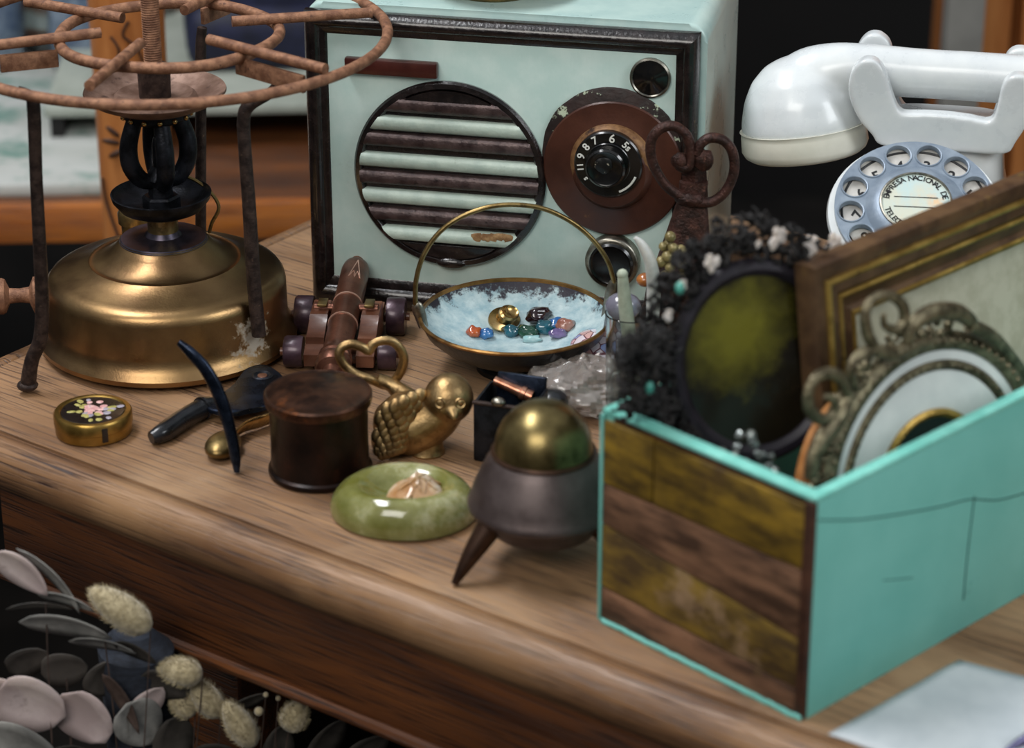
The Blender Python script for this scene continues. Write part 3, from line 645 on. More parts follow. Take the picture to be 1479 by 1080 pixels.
# ------------------------------------------------------------------ telephone
P = Site(G(1350, 478), rad(-11)); k = P.k
ph = thing('rotary_telephone', P, 'ivory white rotary dial telephone behind the gilt picture frame', 'telephone')
def loft(bm, secs, n=40, p=3.2):
    """secs: (cx, cy, half width, half depth, z)"""
    rings = []
    for cx_, cy_, hw, hd, z in secs:
        rg = []
        for i in range(n):
            a = 2*PI*i/n; c, s_ = math.cos(a), math.sin(a)
            rg.append(bm.verts.new((cx_+hw*math.copysign(abs(c)**(2/p), c), cy_+hd*math.copysign(abs(s_)**(2/p), s_), z)))
        rings.append(rg)
    for A, B in zip(rings, rings[1:]):
        for i in range(n): bm.faces.new((A[i], A[(i+1) % n], B[(i+1) % n], B[i]))
    bm.faces.new(list(reversed(rings[0]))); bm.faces.new(rings[-1])
nl = P.on(1275, 207, 'y', -55); nr = P.on(1449, 220, 'y', -55); nw = (nr.x-nl.x)/2; ncx = (nl.x+nr.x)/2; nzz = (nl.z+nr.z)/2
bm = NB(); loft(bm, [(ncx, -30, nw+72, 190, 4), (ncx, -30, nw+74, 191, 14), (ncx, -28, nw+60, 178, 60), (ncx, -16, nw+38, 142, 130), (ncx, 4, nw+14, 88, 205), (ncx, 10, nw+4, 66, 250), (ncx, 10, nw, 62, nzz-6), (ncx, 10, nw, 62, nzz)]); obj('body', bm, M['phone_white'], ph, k, sharp=50)
bm = NB(); loft(bm, [(ncx, -30, nw+66, 182, 0), (ncx, -30, nw+66, 182, 5)]); obj('base_plate', bm, M['print_black'], ph, k)
# saddle with two front prongs and two back prongs
HB = P.on(1360, 150, 'y', 0).z        # underside of the handset
bm = NB(); loft(bm, [(ncx, 10, nw-1, 64, nzz+1.5), (ncx, 10, nw+1, 66, nzz+5), (ncx, 10, nw+2, 58, nzz+18), (ncx, 10, nw-6, 50, nzz+24)], p=4); obj('saddle', bm, M['phone_white'], ph, k, sharp=50)
OUT = [(1277, 207), (1262, 193), (1241, 168), (1229, 142), (1226, 120), (1231, 99), (1243, 85), (1257, 81), (1271, 88), (1281, 105), (1289, 132), (1301, 158), (1322, 160), (1365, 162), (1400, 166), (1430, 171), (1440, 152), (1448, 120), (1459, 107), (1475, 104), (1490, 112), (1497, 132), (1489, 166), (1467, 202), (1449, 219), (1365, 214)]
OUT2 = [(a, b+(34 if 1285 < a < 1435 and b > 130 else 0)*(b < 200)) for a, b in OUT]
for yy_, OO in ((-50, OUT), (70, OUT2)):
    pts2 = smooth_pts([P.on(a, b, 'y', -50) for a, b in OO], 3, True)
    bm = NB(); prism(bm, [(q.x, q.z) for q in pts2], -13, 15, Matrix.Translation((0, yy_, 0)) @ FR); co_ = obj('cradle', bm, M['phone_white'], ph, k, sharp=180)
    rm = co_.modifiers.new('join', 'REMESH'); rm.mode = 'VOXEL'; rm.voxel_size = 2.4*k; rm.use_smooth_shade = True
    sm = co_.modifiers.new('soften', 'SMOOTH'); sm.factor = .8; sm.iterations = 16
# handset
hy = 10
hp = [(1150, 150), (1170, 122), (1205, 106), (1255, 101), (1330, 106), (1400, 110), (1479, 116), (1540, 124), (1580, 142), (1600, 165)]
hr = [50, 52, 44, 37, 35, 35, 36, 44, 52, 50]
r_ = (P.on(1252, 180, 'y', 4).x-P.on(1069, 196, 'y', 4).x)/2
caps = [(P.on(cxp, cyp, 'y', hy-6), Vector((tilt, -.12, -1)).normalized()) for cxp, cyp, tilt in ((1160, 181, .16), (1585, 200, -.1))]
bm = NB(); tube(bm, [P.on(a, b, 'y', hy) for a, b in hp], hr, 28, n=6, flat=.92, up=(0, 0, 1))
for c, ax in caps: lathe(bm, [(0, -100), (24, -98), (46, -88), (66, -68), (79, -42), (86, -14), (88, 4), (0, 4)], 64, c=c, axis=ax)
hso = obj('handset', bm, M['phone_white'], None, k, sharp=180)
rm = hso.modifiers.new('join', 'REMESH'); rm.mode = 'VOXEL'; rm.voxel_size = 2.6*k; rm.use_smooth_shade = True
sm = hso.modifiers.new('soften', 'SMOOTH'); sm.factor = .8; sm.iterations = 30
hso.location = P.p; hso.rotation_euler.z = P.rot; tag(hso, 'ivory white telephone handset lying across the cradle', 'handset')
for c, ax in caps:
    bm = NB(); lathe(bm, [(84, 0), (90, 0), (r_-1, 3), (r_, 8), (r_+1, 28), (r_-3, 36), (r_-10, 41), (r_-30, 42), (0, 38)], 64, c=c, axis=ax); obj('receiver_cap', bm, M['phone_cream'], hso, k, sharp=50)
# dial
dc = P.on(1322, 300, 'y', -165)
tilt_ = rad(34); DM = Matrix.Translation(dc) @ Matrix.Rotation(rad(4), 4, 'Z') @ Matrix.Rotation(tilt_, 4, 'X')
DR = (P.on(1440, 290, 'y', -165).x-P.on(1203, 290, 'y', -165).x)/2*.995
def dl(prof, name, m, seg=96, sharp=38, parent=ph):
    bm = NB(); lathe(bm, prof, seg); bmesh.ops.transform(bm, matrix=DM, verts=bm.verts); return obj(name, bm, m, parent, k, sharp=sharp)
dl([(0, -90), (DR*.7, -90), (DR+2, -40), (DR+10, -18), (DR+8, -11), (DR+2, -10), (0, -10)], 'dial_mount', M['phone_white'])
dl([(0, -11), (DR-2, -11), (DR-2, -8), (0, -8)], 'number_plate', M['dial_plate'])
bm = NB()
for r0 in (DR*.905,):
    tube(bm, [(r0*math.cos(rad(a)), r0*math.sin(rad(a)), -7.6) for a in range(20, 278, 4)], 1.8, 6)
bmesh.ops.transform(bm, matrix=DM, verts=bm.verts); obj('number_plate_line', bm, M['print_black'], ph, k)
angs = [25+27.2*i for i in range(10)]
bm = NB()
for i, a in enumerate(angs):
    X = DM @ Matrix.Rotation(rad(a-90), 4, 'Z') @ Matrix.Translation((0, DR*.70, -7.8)) @ Matrix.Rotation(rad(90-a)*.35, 4, 'Z')
    text_bm(bm, '1234567890'[i], 23, X, .25, bold=.5)
obj('dial_digits', bm, M['print_black'], ph, k, smooth=False)
# wheel with real holes: outer loop + hole loops filled
def wheel(bm, R0, hole_r, hr_c, z0, z1):
    me_loops = []
    def loop(cx_, cy_, r, n): 
        vs = [bm.verts.new((cx_+r*math.cos(2*PI*i/n), cy_+r*math.sin(2*PI*i/n), z1)) for i in range(n)]
        return vs, [bm.edges.new((vs[i], vs[(i+1) % n])) for i in range(n)]
    E = []; loops = []
    for args in [(0, 0, R0, 96), (0, 0, R0*.42, 48)]+[(hr_c*math.cos(rad(a)), hr_c*math.sin(rad(a)), hole_r, 28) for a in angs]:
        v, e = loop(*args); E += e; loops.append(v)
    bmesh.ops.triangle_fill(bm, use_beauty=True, use_dissolve=False, edges=E, normal=(0, 0, 1))
    for v in loops:
        low = [bm.verts.new((q.co.x, q.co.y, z0)) for q in v]; n = len(v)
        for i in range(n): bm.faces.new((v[i], v[(i+1) % n], low[(i+1) % n], low[i]))
bm = NB(); wheel(bm, DR, DR*.152, DR*.80, -4, 3); bmesh.ops.transform(bm, matrix=DM, verts=bm.verts); fw = obj('finger_wheel', bm, M['dial_blue'], ph, k, sharp=30)
for a in angs:
    bm = NB(); lathe(bm, [(DR*.148, -4), (DR*.147, 2), (DR*.152, 4.4), (DR*.166, 4.8), (DR*.176, 2.8)], 28, c=(DR*.80*math.cos(rad(a)), DR*.80*math.sin(rad(a)), 0)); bmesh.ops.transform(bm, matrix=DM, verts=bm.verts)
    obj('finger_hole_rim', bm, M['dial_blue'], fw, k, sharp=60)
dl([(DR*.62, 2.5), (DR*.56, 8), (DR*.50, 12), (DR*.455, 14), (DR*.44, 13), (DR*.44, 8), (0, 8)], 'dial_hub', M['dial_blue'])
dl([(DR*.447, 12), (DR*.445, 15.5), (DR*.425, 16), (DR*.42, 12)], 'chrome_bezel', M['chrome'])
dl([(0, 11.5), (DR*.425, 11.5), (DR*.425, 12.6), (0, 13)], 'center_card', M['card_center'])
bm = NB()
def arc_text(bm, s, r, a_mid, span, size, z, flip=False):
    n = len(s)
    for i, ch in enumerate(s):
        if ch == ' ': continue
        t = i/(n-1)-.5; a = a_mid+(t*span if flip else -t*span)
        X = DM @ Matrix.Rotation(rad(a-90), 4, 'Z') @ Matrix.Translation((0, r, z)) @ (Matrix.Rotation(PI, 4, 'Z') if flip else Matrix.Identity(4))
        text_bm(bm, ch, size, X, .2, bold=.12)
arc_text(bm, 'EMPRESA NACIONAL DE', DR*.365, 92, 156, 11.5, 13.4)
arc_text(bm, 'TELECOMUNICACIONES', DR*.365, 270, 140, 11.5, 13.4, flip=True)
for yy in (8, -8):
    t_ = NB(); box(t_, (DR*.54, 1, .5), (0, yy, 13.4)); bmesh.ops.transform(t_, matrix=DM, verts=t_.verts); me_ = bpy.data.meshes.new('t'); t_.to_mesh(me_); bm.from_mesh(me_); t_.free(); bpy.data.meshes.remove(me_)
obj('card_lettering', bm, M['print_black'], ph, k, smooth=False)

# ------------------------------------------------------------------ model cannon
cfar = G(518, 434); K = Site(G(497, 512)); k = K.k
cn = thing('model_cannon', K, 'small copper brown model cannon on a wooden truck carriage before the radio', 'cannon')
pf_ = K.on(518, 372, 'y', K.on(518, 436, 'z', 0).y); pn = K.on(478, 543, 'y', K.on(478, 580, 'z', 0).y)
cax = (pn-pf_).normalized(); CL = (pn-pf_).length
bm = NB(); lathe(bm, [(0, 0), (9, 0), (10.5, 3), (10.5, 16), (9, 19), (10, 22), (15, 27), (19.5, 36), (21, 48), (21, CL*.40), (20.5, CL*.62), (20, CL*.80), (20.5, CL*.84), (24, CL*.855), (24, CL*.875), (21, CL*.885), (25, CL*.90), (26, CL*.93), (22, CL*.955), (13, CL*.965), (11, CL), (0, CL)], 40, c=pf_, axis=cax); br = obj('barrel', bm, M['cannon_copper'], cn, k)
for t in (.42, .59):
    bm = NB(); lathe(bm, [(20.5, -1.6), (22, -1.4), (22, 1.4), (20.5, 1.6)], 40, c=pf_+cax*CL*t, axis=cax); obj('barrel_ring', bm, M['cannon_ring'], br, k)
# engraved broad arrow on the upper face
side = cax.cross(Vector((0, 0, 1))).normalized(); upv = side.cross(cax).normalized()
if upv.z < 0: upv = -upv
def on_barrel(t, a, r=21.4): return pf_+cax*t+(upv*math.cos(a)+side*math.sin(a))*r
bm = NB()
for path in ([(48, 0), (100, .42), (82, .12), (102, 0), (82, -.12), (100, -.42), (48, 0)],): 
    tube(bm, [on_barrel(t, a-.25) for t, a in path], .8, 5, n=3)
obj('engraved_mark', bm, M['cannon_ring'], br, k)
fwd = Vector((cax.x, cax.y, 0)).normalized(); lat = Vector((-fwd.y, fwd.x, 0))
if lat.x < 0: lat = -lat
mid = pf_.lerp(pn, .5); mid.z = 0
CM = Matrix.Translation(mid) @ Matrix(((lat.x, fwd.x, 0, 0), (lat.y, fwd.y, 0, 0), (0, 0, 1, 0), (0, 0, 0, 1)))   # x lateral, y towards the muzzle knob
zb_ = mid.z
hb = pf_.lerp(pn, .45).z
for sg in (-1, 1):
    out = [(-95, 14), (-95, hb*.55), (-70, hb*.55), (-70, hb*.82), (-40, hb*.82), (-40, hb*1.06), (12, hb*1.06), (20, hb*.95), (45, hb*.80), (62, hb*.80), (62, hb*.62), (92, hb*.55), (92, 14), (40, 10), (0, 22), (-50, 10)]
    X = CM @ Matrix(((0, 0, 1, 0), (1, 0, 0, 0), (0, 1, 0, 0), (0, 0, 0, 1)))
    bm = NB(); prism(bm, out, sg*24-(0 if sg > 0 else 26), sg*24+(26 if sg > 0 else 0), X, bev=1.5); ck = obj('cheek', bm, M['carriage_wood'], cn, k)
    bm = NB(); tube(bm, [CM @ Vector((sg*16, -14, hb*1.03)), CM @ Vector((sg*46, -14, hb*1.03))], 8, 14); obj('trunnion', bm, M['cannon_copper'], cn, k)
    bm = NB(); box(bm, (14, 26, 4), (sg*34, -14, hb*1.06+7), M=CM, bev=1.2); obj('cap_square', bm, M['brass_old'], cn, k)
    for yy in (-62, 62):
        rr_w = 27 if yy < 0 else 22
        bm = NB(); lathe(bm, [(0, 0), (rr_w, 0), (rr_w+1, 3), (rr_w+1, 24), (rr_w-1, 27), (0, 27)], 32, c=CM @ Vector((sg*54, yy, rr_w+1)), axis=lat*sg); wh = obj('wheel', bm, M['wheel_purple'], cn, k)
        bm = NB(); lathe(bm, [(0, 27), (6, 27), (6, 33), (0, 33)], 14, c=CM @ Vector((sg*54, yy, rr_w+1)), axis=lat*sg); obj('axle_end', bm, M['carriage_wood'], wh, k)
bm = NB(); box(bm, (52, 170, 8), (0, 0, 20), M=CM, bev=1); obj('carriage_bed', bm, M['carriage_wood'], cn, k)
for yy in (-62, 62):
    bm = NB(); box(bm, (104, 12, 12), (0, yy, 26), M=CM, bev=2); obj('axle', bm, M['carriage_wood'], cn, k)

# ------------------------------------------------------------------ bowl with hoop handle
Bw = Site(G(744, 531)); k = Bw.k; zr = Bw.on(742, 456, 'y', 0).z
bw = thing('footed_bowl', Bw, 'dark footed bowl with pale blue crust inside and a thin brass hoop handle', 'bowl')
RB = 137
def bowl_mat():
    m = mat('blue crusted glaze', '#b2c4c6', '#86a3ac', .6, 0, scale=110, lo=.35, hi=.65, bump=.6, bscale=500)
    nt = m.node_tree; N = nt.nodes; L = nt.links; b = N['Principled BSDF']; old = b.inputs['Base Color'].links[0].from_socket
    t = N.new('ShaderNodeTexCoord'); sp = N.new('ShaderNodeSeparateXYZ'); L.new(t.outputs['Object'], sp.inputs[0])
    n = N.new('ShaderNodeTexNoise'); n.inputs['Scale'].default_value = 120; n.inputs['Detail'].default_value = 9; n.inputs['Roughness'].default_value = .75; L.new(t.outputs['Object'], n.inputs['Vector'])
    n2 = N.new('ShaderNodeTexNoise'); n2.inputs['Scale'].default_value = 26; n2.inputs['Detail'].default_value = 4; L.new(t.outputs['Object'], n2.inputs['Vector'])
    mr = N.new('ShaderNodeMapRange'); mr.inputs['From Min'].default_value = zr*k*.62; mr.inputs['From Max'].default_value = zr*k*1.0; mr.inputs['To Min'].default_value = -.22; mr.inputs['To Max'].default_value = .16; L.new(sp.outputs['Z'], mr.inputs['Value'])
    a = N.new('ShaderNodeMath'); L.new(n.outputs['Fac'], a.inputs[0]); L.new(mr.outputs[0], a.inputs[1])
    a2 = N.new('ShaderNodeMath'); a2.operation = 'MULTIPLY_ADD'; L.new(n2.outputs['Fac'], a2.inputs[0]); a2.inputs[1].default_value = .5; L.new(a.outputs[0], a2.inputs[2])
    r = N.new('ShaderNodeValToRGB'); r.color_ramp.elements[0].position = .74; r.color_ramp.elements[1].position = .84; L.new(a2.outputs[0], r.inputs[0])
    mx = N.new('ShaderNodeMix'); mx.data_type = 'RGBA'; L.new(r.outputs[0], mx.inputs[0]); L.new(old, mx.inputs[6]); mx.inputs[7].default_value = hexc('#24202a'); L.new(mx.outputs[2], b.inputs['Base Color'])
    return m
M['bowl_in'] = bowl_mat()
bm = NB(); lathe(bm, [(0, 4), (46, 4), (52, 0), (56, 1), (56, 8), (47, 18), (50, 24), (80, 28), (108, zr-38), (128, zr-20), (RB, zr-2), (RB+1, zr), (RB-1, zr+1)], 80); obj('outer_shell', bm, M['bowl_out'], bw, k)
bm = NB(); lathe(bm, [(RB-2, zr+1), (126, zr-14), (106, zr-29), (78, zr-42), (44, zr-50), (0, zr-52)], 80); obj('crusted_inside', bm, M['bowl_in'], bw, k)
bm = NB(); lathe(bm, [(RB-4, zr-2), (RB+1, zr-2), (RB+2, zr+1), (RB, zr+3), (RB-3, zr+2.4)], 96, closed=True); obj('rim', bm, M['rim_brass'], bw, k)
hl = Bw.on(602, 436, 'y', -6); hr_ = Bw.on(886, 412, 'y', 26); ap = Bw.on(748, 296, 'y', 10)
N_ = 28; pts = []
ccx = (hl.x+hr_.x)/2; aw = (hr_.x-hl.x)/2
arc = [(600, 441), (601, 405), (612, 368), (635, 335), (668, 312), (710, 298), (752, 296), (790, 303), (828, 322), (858, 348), (878, 378), (887, 408)]
pts = [Bw.on(a, b, 'y', -8+34*i/11) for i, (a, b) in enumerate(arc)]
bm = NB(); tube(bm, pts, 3.6, 10, n=5); obj('hoop_handle', bm, M['brass_old'], bw, k)
for q, yy, sg in ((pts[0], -8, 1), (pts[-1], 26, -1)):
    e = Vector((-RB*sg*.985, yy, zr-6)); 
    bm = NB(); tube(bm, [q+Vector((0, 0, 3)), q.lerp(e, .5)+Vector((0, 0, 8)), e+Vector((sg*4, 0, -8))], [6, 9, 7], 12, n=4, flat=.5); obj('handle_lug', bm, M['chrome'], bw, k)
def ins(px, py, lift=0):   # a point on the inside of the bowl seen at a pixel
    pf = [(0, zr-52), (44, zr-50), (78, zr-42), (106, zr-29), (126, zr-14), (RB, zr)]
    z = zr-50
    for _ in range(30):
        p = Bw.on(px, py, 'z', z); r = math.hypot(p.x, p.y)
        for (r0, z0), (r1, z1) in zip(pf, pf[1:]):
            if r0 <= r <= r1: zn = z0+(z1-z0)*(r-r0)/(r1-r0); break
        else: zn = zr
        z = z*.5+zn*.5
    return Vector((p.x, p.y, z+lift))
M['st_black'] = mat('black tumbled stone', '#17090d', '#2a1218', .08, coat=1, scale=60)
M['st_teal'] = mat('teal tumbled stone', '#0f3a44', '#1f5f70', .08, coat=1, scale=60)
M['st_green'] = mat('dark green tumbled stone', '#0d2b20', '#1c4a38', .08, coat=1, scale=60)
M['st_blue'] = mat('blue tumbled stone', '#1c4d86', '#3f7ab5', .08, coat=1, scale=60)
M['st_orange'] = mat('carnelian tumbled stone', '#8b3512', '#b5551f', .1, coat=1, scale=60)
M['st_violet'] = mat('amethyst tumbled stone', '#4a3a6a', '#7a6a96', .1, coat=1, scale=60)
M['st_brown'] = mat('rusty tumbled stone', '#7d4a3c', '#a3786a', .15, coat=.8, scale=80)
M['st_white'] = mat('milky tumbled stone', '#7fb0b4', '#b5cfd0', .12, coat=.8, scale=60)
for i, (px, py, a, b, c, ang, mm, lab, lift) in enumerate((
    (778, 464, 20, 13, 12, 25, 'st_black', 'black cherry tumbled stone leaning at the back of the blue bowl', 11),
    (786, 480, 15, 12, 11, 10, 'st_teal', 'dark teal tumbled stone under the black stone in the blue bowl', 8),
    (762, 485, 18, 11, 10, -20, 'st_green', 'dark green tumbled stone at the front middle of the blue bowl', 7),
    (738, 484, 12, 10, 9, -35, 'st_teal', 'small sea blue tumbled stone beside the gilt ring in the bowl', 6),
    (702, 487, 11, 9, 8, 20, 'st_blue', 'bright blue tumbled stone near the front rim of the bowl', 6),
    (685, 484, 11, 10, 9, 10, 'st_orange', 'orange carnelian stone at the left front of the bowl', 6),
    (803, 474, 13, 10, 9, 30, 'st_blue', 'deep blue stone tucked behind the teal stone in the bowl', 7),
    (817, 476, 14, 11, 10, 10, 'st_brown', 'rusty pink stone, rightmost in the blue bowl', 7),
    (806, 487, 14, 8, 8, 15, 'st_violet', 'violet amethyst stone at the right front of the bowl', 6),
    (768, 493, 14, 7, 6, 0, 'st_white', 'milky pale stone just inside the front rim of the bowl', 4))):
    p = ins(px, py); s_ = Site(Bw.M @ (p+Vector((0, 0, lift))), rad(ang), k)
    bm = NB(); ball(bm, (0, 0, 0), (a, b, c), 20, 12, jit=.35, seed=i+2)
    tangible('tumbled_stone', bm, M[mm], s_, lab, 'stone', 'tumbled stones in the footed bowl', sharp=80)
p = ins(728, 470, 10); s_ = Site(Bw.M @ p, 0, k)
lk = thing('gilt_ring', s_, 'gilt ring shaped trinket with a cup top lying in the bowl', 'trinket')
AX_ = Vector((.42, -.45, .78)).normalized()
bm = NB(); lathe(bm, [(0, -6), (20, -8), (27, -3), (28, 1), (20, 3), (15, 5), (0, 5)], 36, axis=AX_, sy=.72); obj('brim', bm, M['brass_bright'], lk, k)
bm = NB(); lathe(bm, [(17, 3), (17, 14), (14, 17), (11, 14), (0, 12)], 32, c=(2, 0, 2), axis=AX_, sy=.8); obj('cup', bm, M['brass_bright'], lk, k)

# ------------------------------------------------------------------ gilt compact
s_ = Site(G(136, 623)); k = s_.k
cp = thing('gilt_pill_box', s_, 'round gilt pill box with flowers on black enamel lid, at the front left', 'box')
bm = NB(); lathe(bm, [(0, 0), (52, 0), (55, 3), (55.5, 16), (56.5, 17), (56.5, 31), (54, 34.5), (48, 35), (46, 33), (0, 33)], 64); obj('case', bm, M['compact_gold'], cp, k)
bm = NB(); lathe(bm, [(0, 34.4), (45, 34), (46, 33)], 48); obj('enamel_lid', bm, M['inlay_black'], cp, k)
random.seed(3)
for i in range(46):
    r = abs(random.gauss(0, 20)); a = random.random()*2*PI
    r = min(r, 36); mm = 'pink' if r < 13 else random.choice(['yellowgreen', 'yellowgreen', 'lilac', 'pink'] if r > 20 else ['lilac', 'pink', 'yellowgreen'])
    bm = NB(); ball(bm, (r*math.cos(a)*1.15, r*math.sin(a)*.95, 34.6), (random.uniform(4.5, 8), random.uniform(3.5, 6), 1), 8, 4, Matrix.Rotation(a, 4, 'Z')); obj('painted_petal', bm, M[mm], cp, k)
bm = NB(); box(bm, (9, 3, 22), (24, -50.5, 18), Matrix.Rotation(rad(26), 4, 'Z'), bev=1); obj('clasp', bm, M['inlay_black'], cp, k)

# ------------------------------------------------------------------ black handled tool with curved blade
s_ = Site(G(300, 600)); k = s_.k
tl = thing('hooked_tool', s_, 'black handled hand tool with a curved blued steel arm standing up', 'tool')
def q(px, py, z): return s_.on(px, py, 'z', z)
bm = NB(); tube(bm, [q(218, 632, 13), q(235, 625, 14), q(262, 607, 15), q(288, 592, 16), q(300, 586, 17), q(306, 582, 18)], [9, 14, 15, 15, 14, 11], 18, n=5); hd = obj('handle', bm, M['black_handle'], tl, k)
bm = NB(); lathe(bm, [(12, 0), (17, 1), (17, 5), (13, 6)], 24, c=q(291, 590, 17), axis=(q(306, 582, 18)-q(262, 607, 15))); obj('handle_collar', bm, M['black_handle'], hd, k)
pl = [(300, 590), (318, 572), (338, 556), (352, 538), (366, 529), (384, 528), (398, 536), (410, 548), (412, 566), (395, 584), (360, 592), (330, 597)]
pts2 = [q(a, b, 22) for a, b in pl]; sp_ = smooth_pts(pts2, 4, True)
hole = q(379, 544, 22)
bm = NB(); prism(bm, [(v.x, v.y) for v in sp_], 16, 24, bev=2); jp = obj('joint_plate', bm, M['steel_blue'], tl, k)
bm = NB(); lathe(bm, [(9, 24), (13, 26), (16, 24.5), (15, 22), (9, 22)], 28, c=(hole.x, hole.y, 0), sy=1.0); obj('pivot_ring', bm, M['burner_black'], jp, k)
bm = NB(); lathe(bm, [(0, 22), (8, 22), (7, 25), (0, 26)], 20, c=(hole.x, hole.y, 0)); obj('pivot_rivet', bm, M['copper_bright'], jp, k)
y0 = q(342, 683, 2).y
ay = [y0+ (q(330, 590, 24).y-y0)*t for t in (2.0, 1.7, 1.4, 1.05, .75, .45, .2, 0)]
ap_ = [(258, 494), (276, 510), (296, 532), (313, 562), (325, 595), (334, 628), (340, 660), (342, 682)]
pts = [s_.on(a, b, 'y', y0+6*(7-i)) for i, (a, b) in enumerate(ap_)]
bm = NB(); tube(bm, pts, [5, 8.5, 9.5, 10, 10, 9, 8, 4], 16, n=5, flat=.7); obj('curved_arm', bm, M['steel_blue'], tl, k)
# brass piece lying under it
s2 = Site(G(345, 640)); k2 = s2.k
q2 = lambda px, py, z: s2.on(px, py, 'z', z)
bs = thing('brass_shoehorn', s2, 'small curved brass tool with a rounded bowl end, under the black handled tool', 'tool')
bm = NB(); tube(bm, [q2(322, 650, 10), q2(334, 633, 13), q2(352, 617, 15), q2(378, 608, 16), (q2(395, 602, 15))], [9, 11, 13, 15, 14], 16, n=5, flat=.35, up=(.3, -.6, .7)); obj('band', bm, M['brass_bright'], bs, k2)
bm = NB(); ball(bm, q2(322, 644, 12)+Vector((0, 0, 2)), (25, 38, 15), 24, 14, Matrix.Rotation(rad(-12), 4, 'Z')); obj('bowl_end', bm, M['brass_old'], bs, k2)

# ------------------------------------------------------------------ blackened tin
s_ = Site(G(463, 680)); k = s_.k; zt_ = s_.on(463, 566, 'y', 0).z
tn = thing('copper_tin', s_, 'blackened round copper tin with a brown domed lid, in front of the cannon', 'tin')
bm = NB(); lathe(bm, [(0, 0), (70, 0), (75, 3), (75, 9), (71, 12), (70, zt_*.5), (71, zt_-18), (72, zt_-16), (0, zt_-16)], 72); obj('body', bm, M['tin_dark'], tn, k)
bm = NB(); lathe(bm, [(73, zt_-16), (76, zt_-15), (77.5, zt_-10), (77.5, zt_-2), (75, zt_+1), (72, zt_), (60, zt_+2), (40, zt_+4), (0, zt_+5)], 72); obj('lid', bm, M['tin_lid'], tn, k)

# ------------------------------------------------------------------ brass bird with heart loop
s_ = Site(G(600, 652)); k = s_.k
bd = lambda px, py, y: s_.on(px, py, 'y', y)
bt = thing('brass_bird', s_, 'cast brass sparrow with scaled wing and a heart shaped loop for a tail', 'figurine')
bm = NB()
HD = bd(648, 575, -8)
ball(bm, HD, (36, 36, 37), 24, 16)
ball(bm, HD+Vector((6, -24, -6)), (17, 16, 14), 16, 10)
tube(bm, [HD+Vector((-4, 6, -6)), bd(628, 598, 0), bd(600, 610, 6), bd(572, 612, 14), bd(548, 612, 22)], [32, 38, 46, 44, 26], 24, n=5)
tube(bm, [bd(604, 605, 0), bd(560, 640, 10), bd(545, 650, 12)], [34, 30, 16], 20, n=4)
tube(bm, [bd(618, 610, 0), Vector((bd(618, 640, 0).x, 0, 22))], [26, 22], 20)
tube(bm, [bd(598, 585, 20), bd(580, 566, 40), bd(570, 556, 52)], [20, 13, 9], 14, n=3)
for v in bm.verts: v.co.z = max(v.co.z, 1.0)
bo = obj('body', bm, M['bronze_bird'], bt, k, sharp=180)
rm = bo.modifiers.new('join', 'REMESH'); rm.mode = 'VOXEL'; rm.voxel_size = 2.0*k; rm.use_smooth_shade = True
sm = bo.modifiers.new('soften', 'SMOOTH'); sm.factor = .6; sm.iterations = 5
for sx in (-1, 1):
    e = HD+Vector((sx*14+3, -29, 7)); bm = NB(); ball(bm, e, (6.5, 4.5, 6.5), 14, 8); ey = obj('eye', bm, M['bronze_bird'], bt, k)
    bm = NB(); lathe(bm, [(6.5, -1), (8.5, 1.5), (7, 3.2), (5, 2)], 20, c=e+Vector((0, -2, 0)), axis=(sx*.3, -1, .2)); obj('eye_ring', bm, M['bronze_bird'], ey, k)
bm = NB(); tube(bm, [HD+Vector((7, -34, -8)), HD+Vector((9, -41, -11)), HD+Vector((10, -44, -13))], [10, 6, 2.5], 12, n=3); obj('beak', bm, M['bronze_bird'], bt, k)
bm = NB(); lathe(bm, [(0, 0), (25, 0), (26, 3), (24, 8), (22, 30), (25, 44)], 28, c=(bd(617, 650, 0).x, -2, 0)); obj('foot', bm, M['bronze_bird'], bt, k)
# wing: rows of overlapping feathers
wing = [((606, 572), (548, 596)), ((606, 584), (544, 606)), ((604, 596), (542, 618)), ((600, 608), (540, 630)), ((594, 620), (541, 640)), ((588, 632), (544, 649)), ((580, 644), (548, 656))]
for r_i, (A_, B_) in enumerate(wing):
    n = 5
    for j in range(n):
        t = (j+(.5 if r_i % 2 else 0))/n; px = A_[0]+(B_[0]-A_[0])*t; py = A_[1]+(B_[1]-A_[1])*t
        bulge = math.sin(PI*min(max((px-535)/75, 0), 1)); c = bd(px, py, -19-19*bulge)
        bm = NB(); ball(bm, c, (9.5, 4.2, 12.5), 12, 8, Matrix.Rotation(rad(28), 4, 'Y') @ Matrix.Rotation(rad(-14), 4, 'X')); obj('feather', bm, M['bronze_bird'], bt, k)
hpth = [(536, 548), (515, 541), (498, 528), (490, 513), (494, 502), (508, 497), (524, 502), (533, 507), (538, 498), (552, 492), (568, 494), (580, 507), (583, 522), (577, 540), (566, 552)]
bm = NB(); pts = [bd(a, b, 50+(i-7)*1.5) for i, (a, b) in enumerate(hpth)]; pts.append(bd(556, 556, 56)); tube(bm, pts, 7, 12, closed=True, n=4, flat=.75); obj('heart_loop', bm, M['bronze_bird'], bt, k)
bm = NB(); tube(bm, [bd(545, 548, 50), bd(566, 556, 50), bd(584, 574, 36)], [9, 11, 16], 14, n=3); obj('tail_neck', bm, M['bronze_bird'], bt, k)

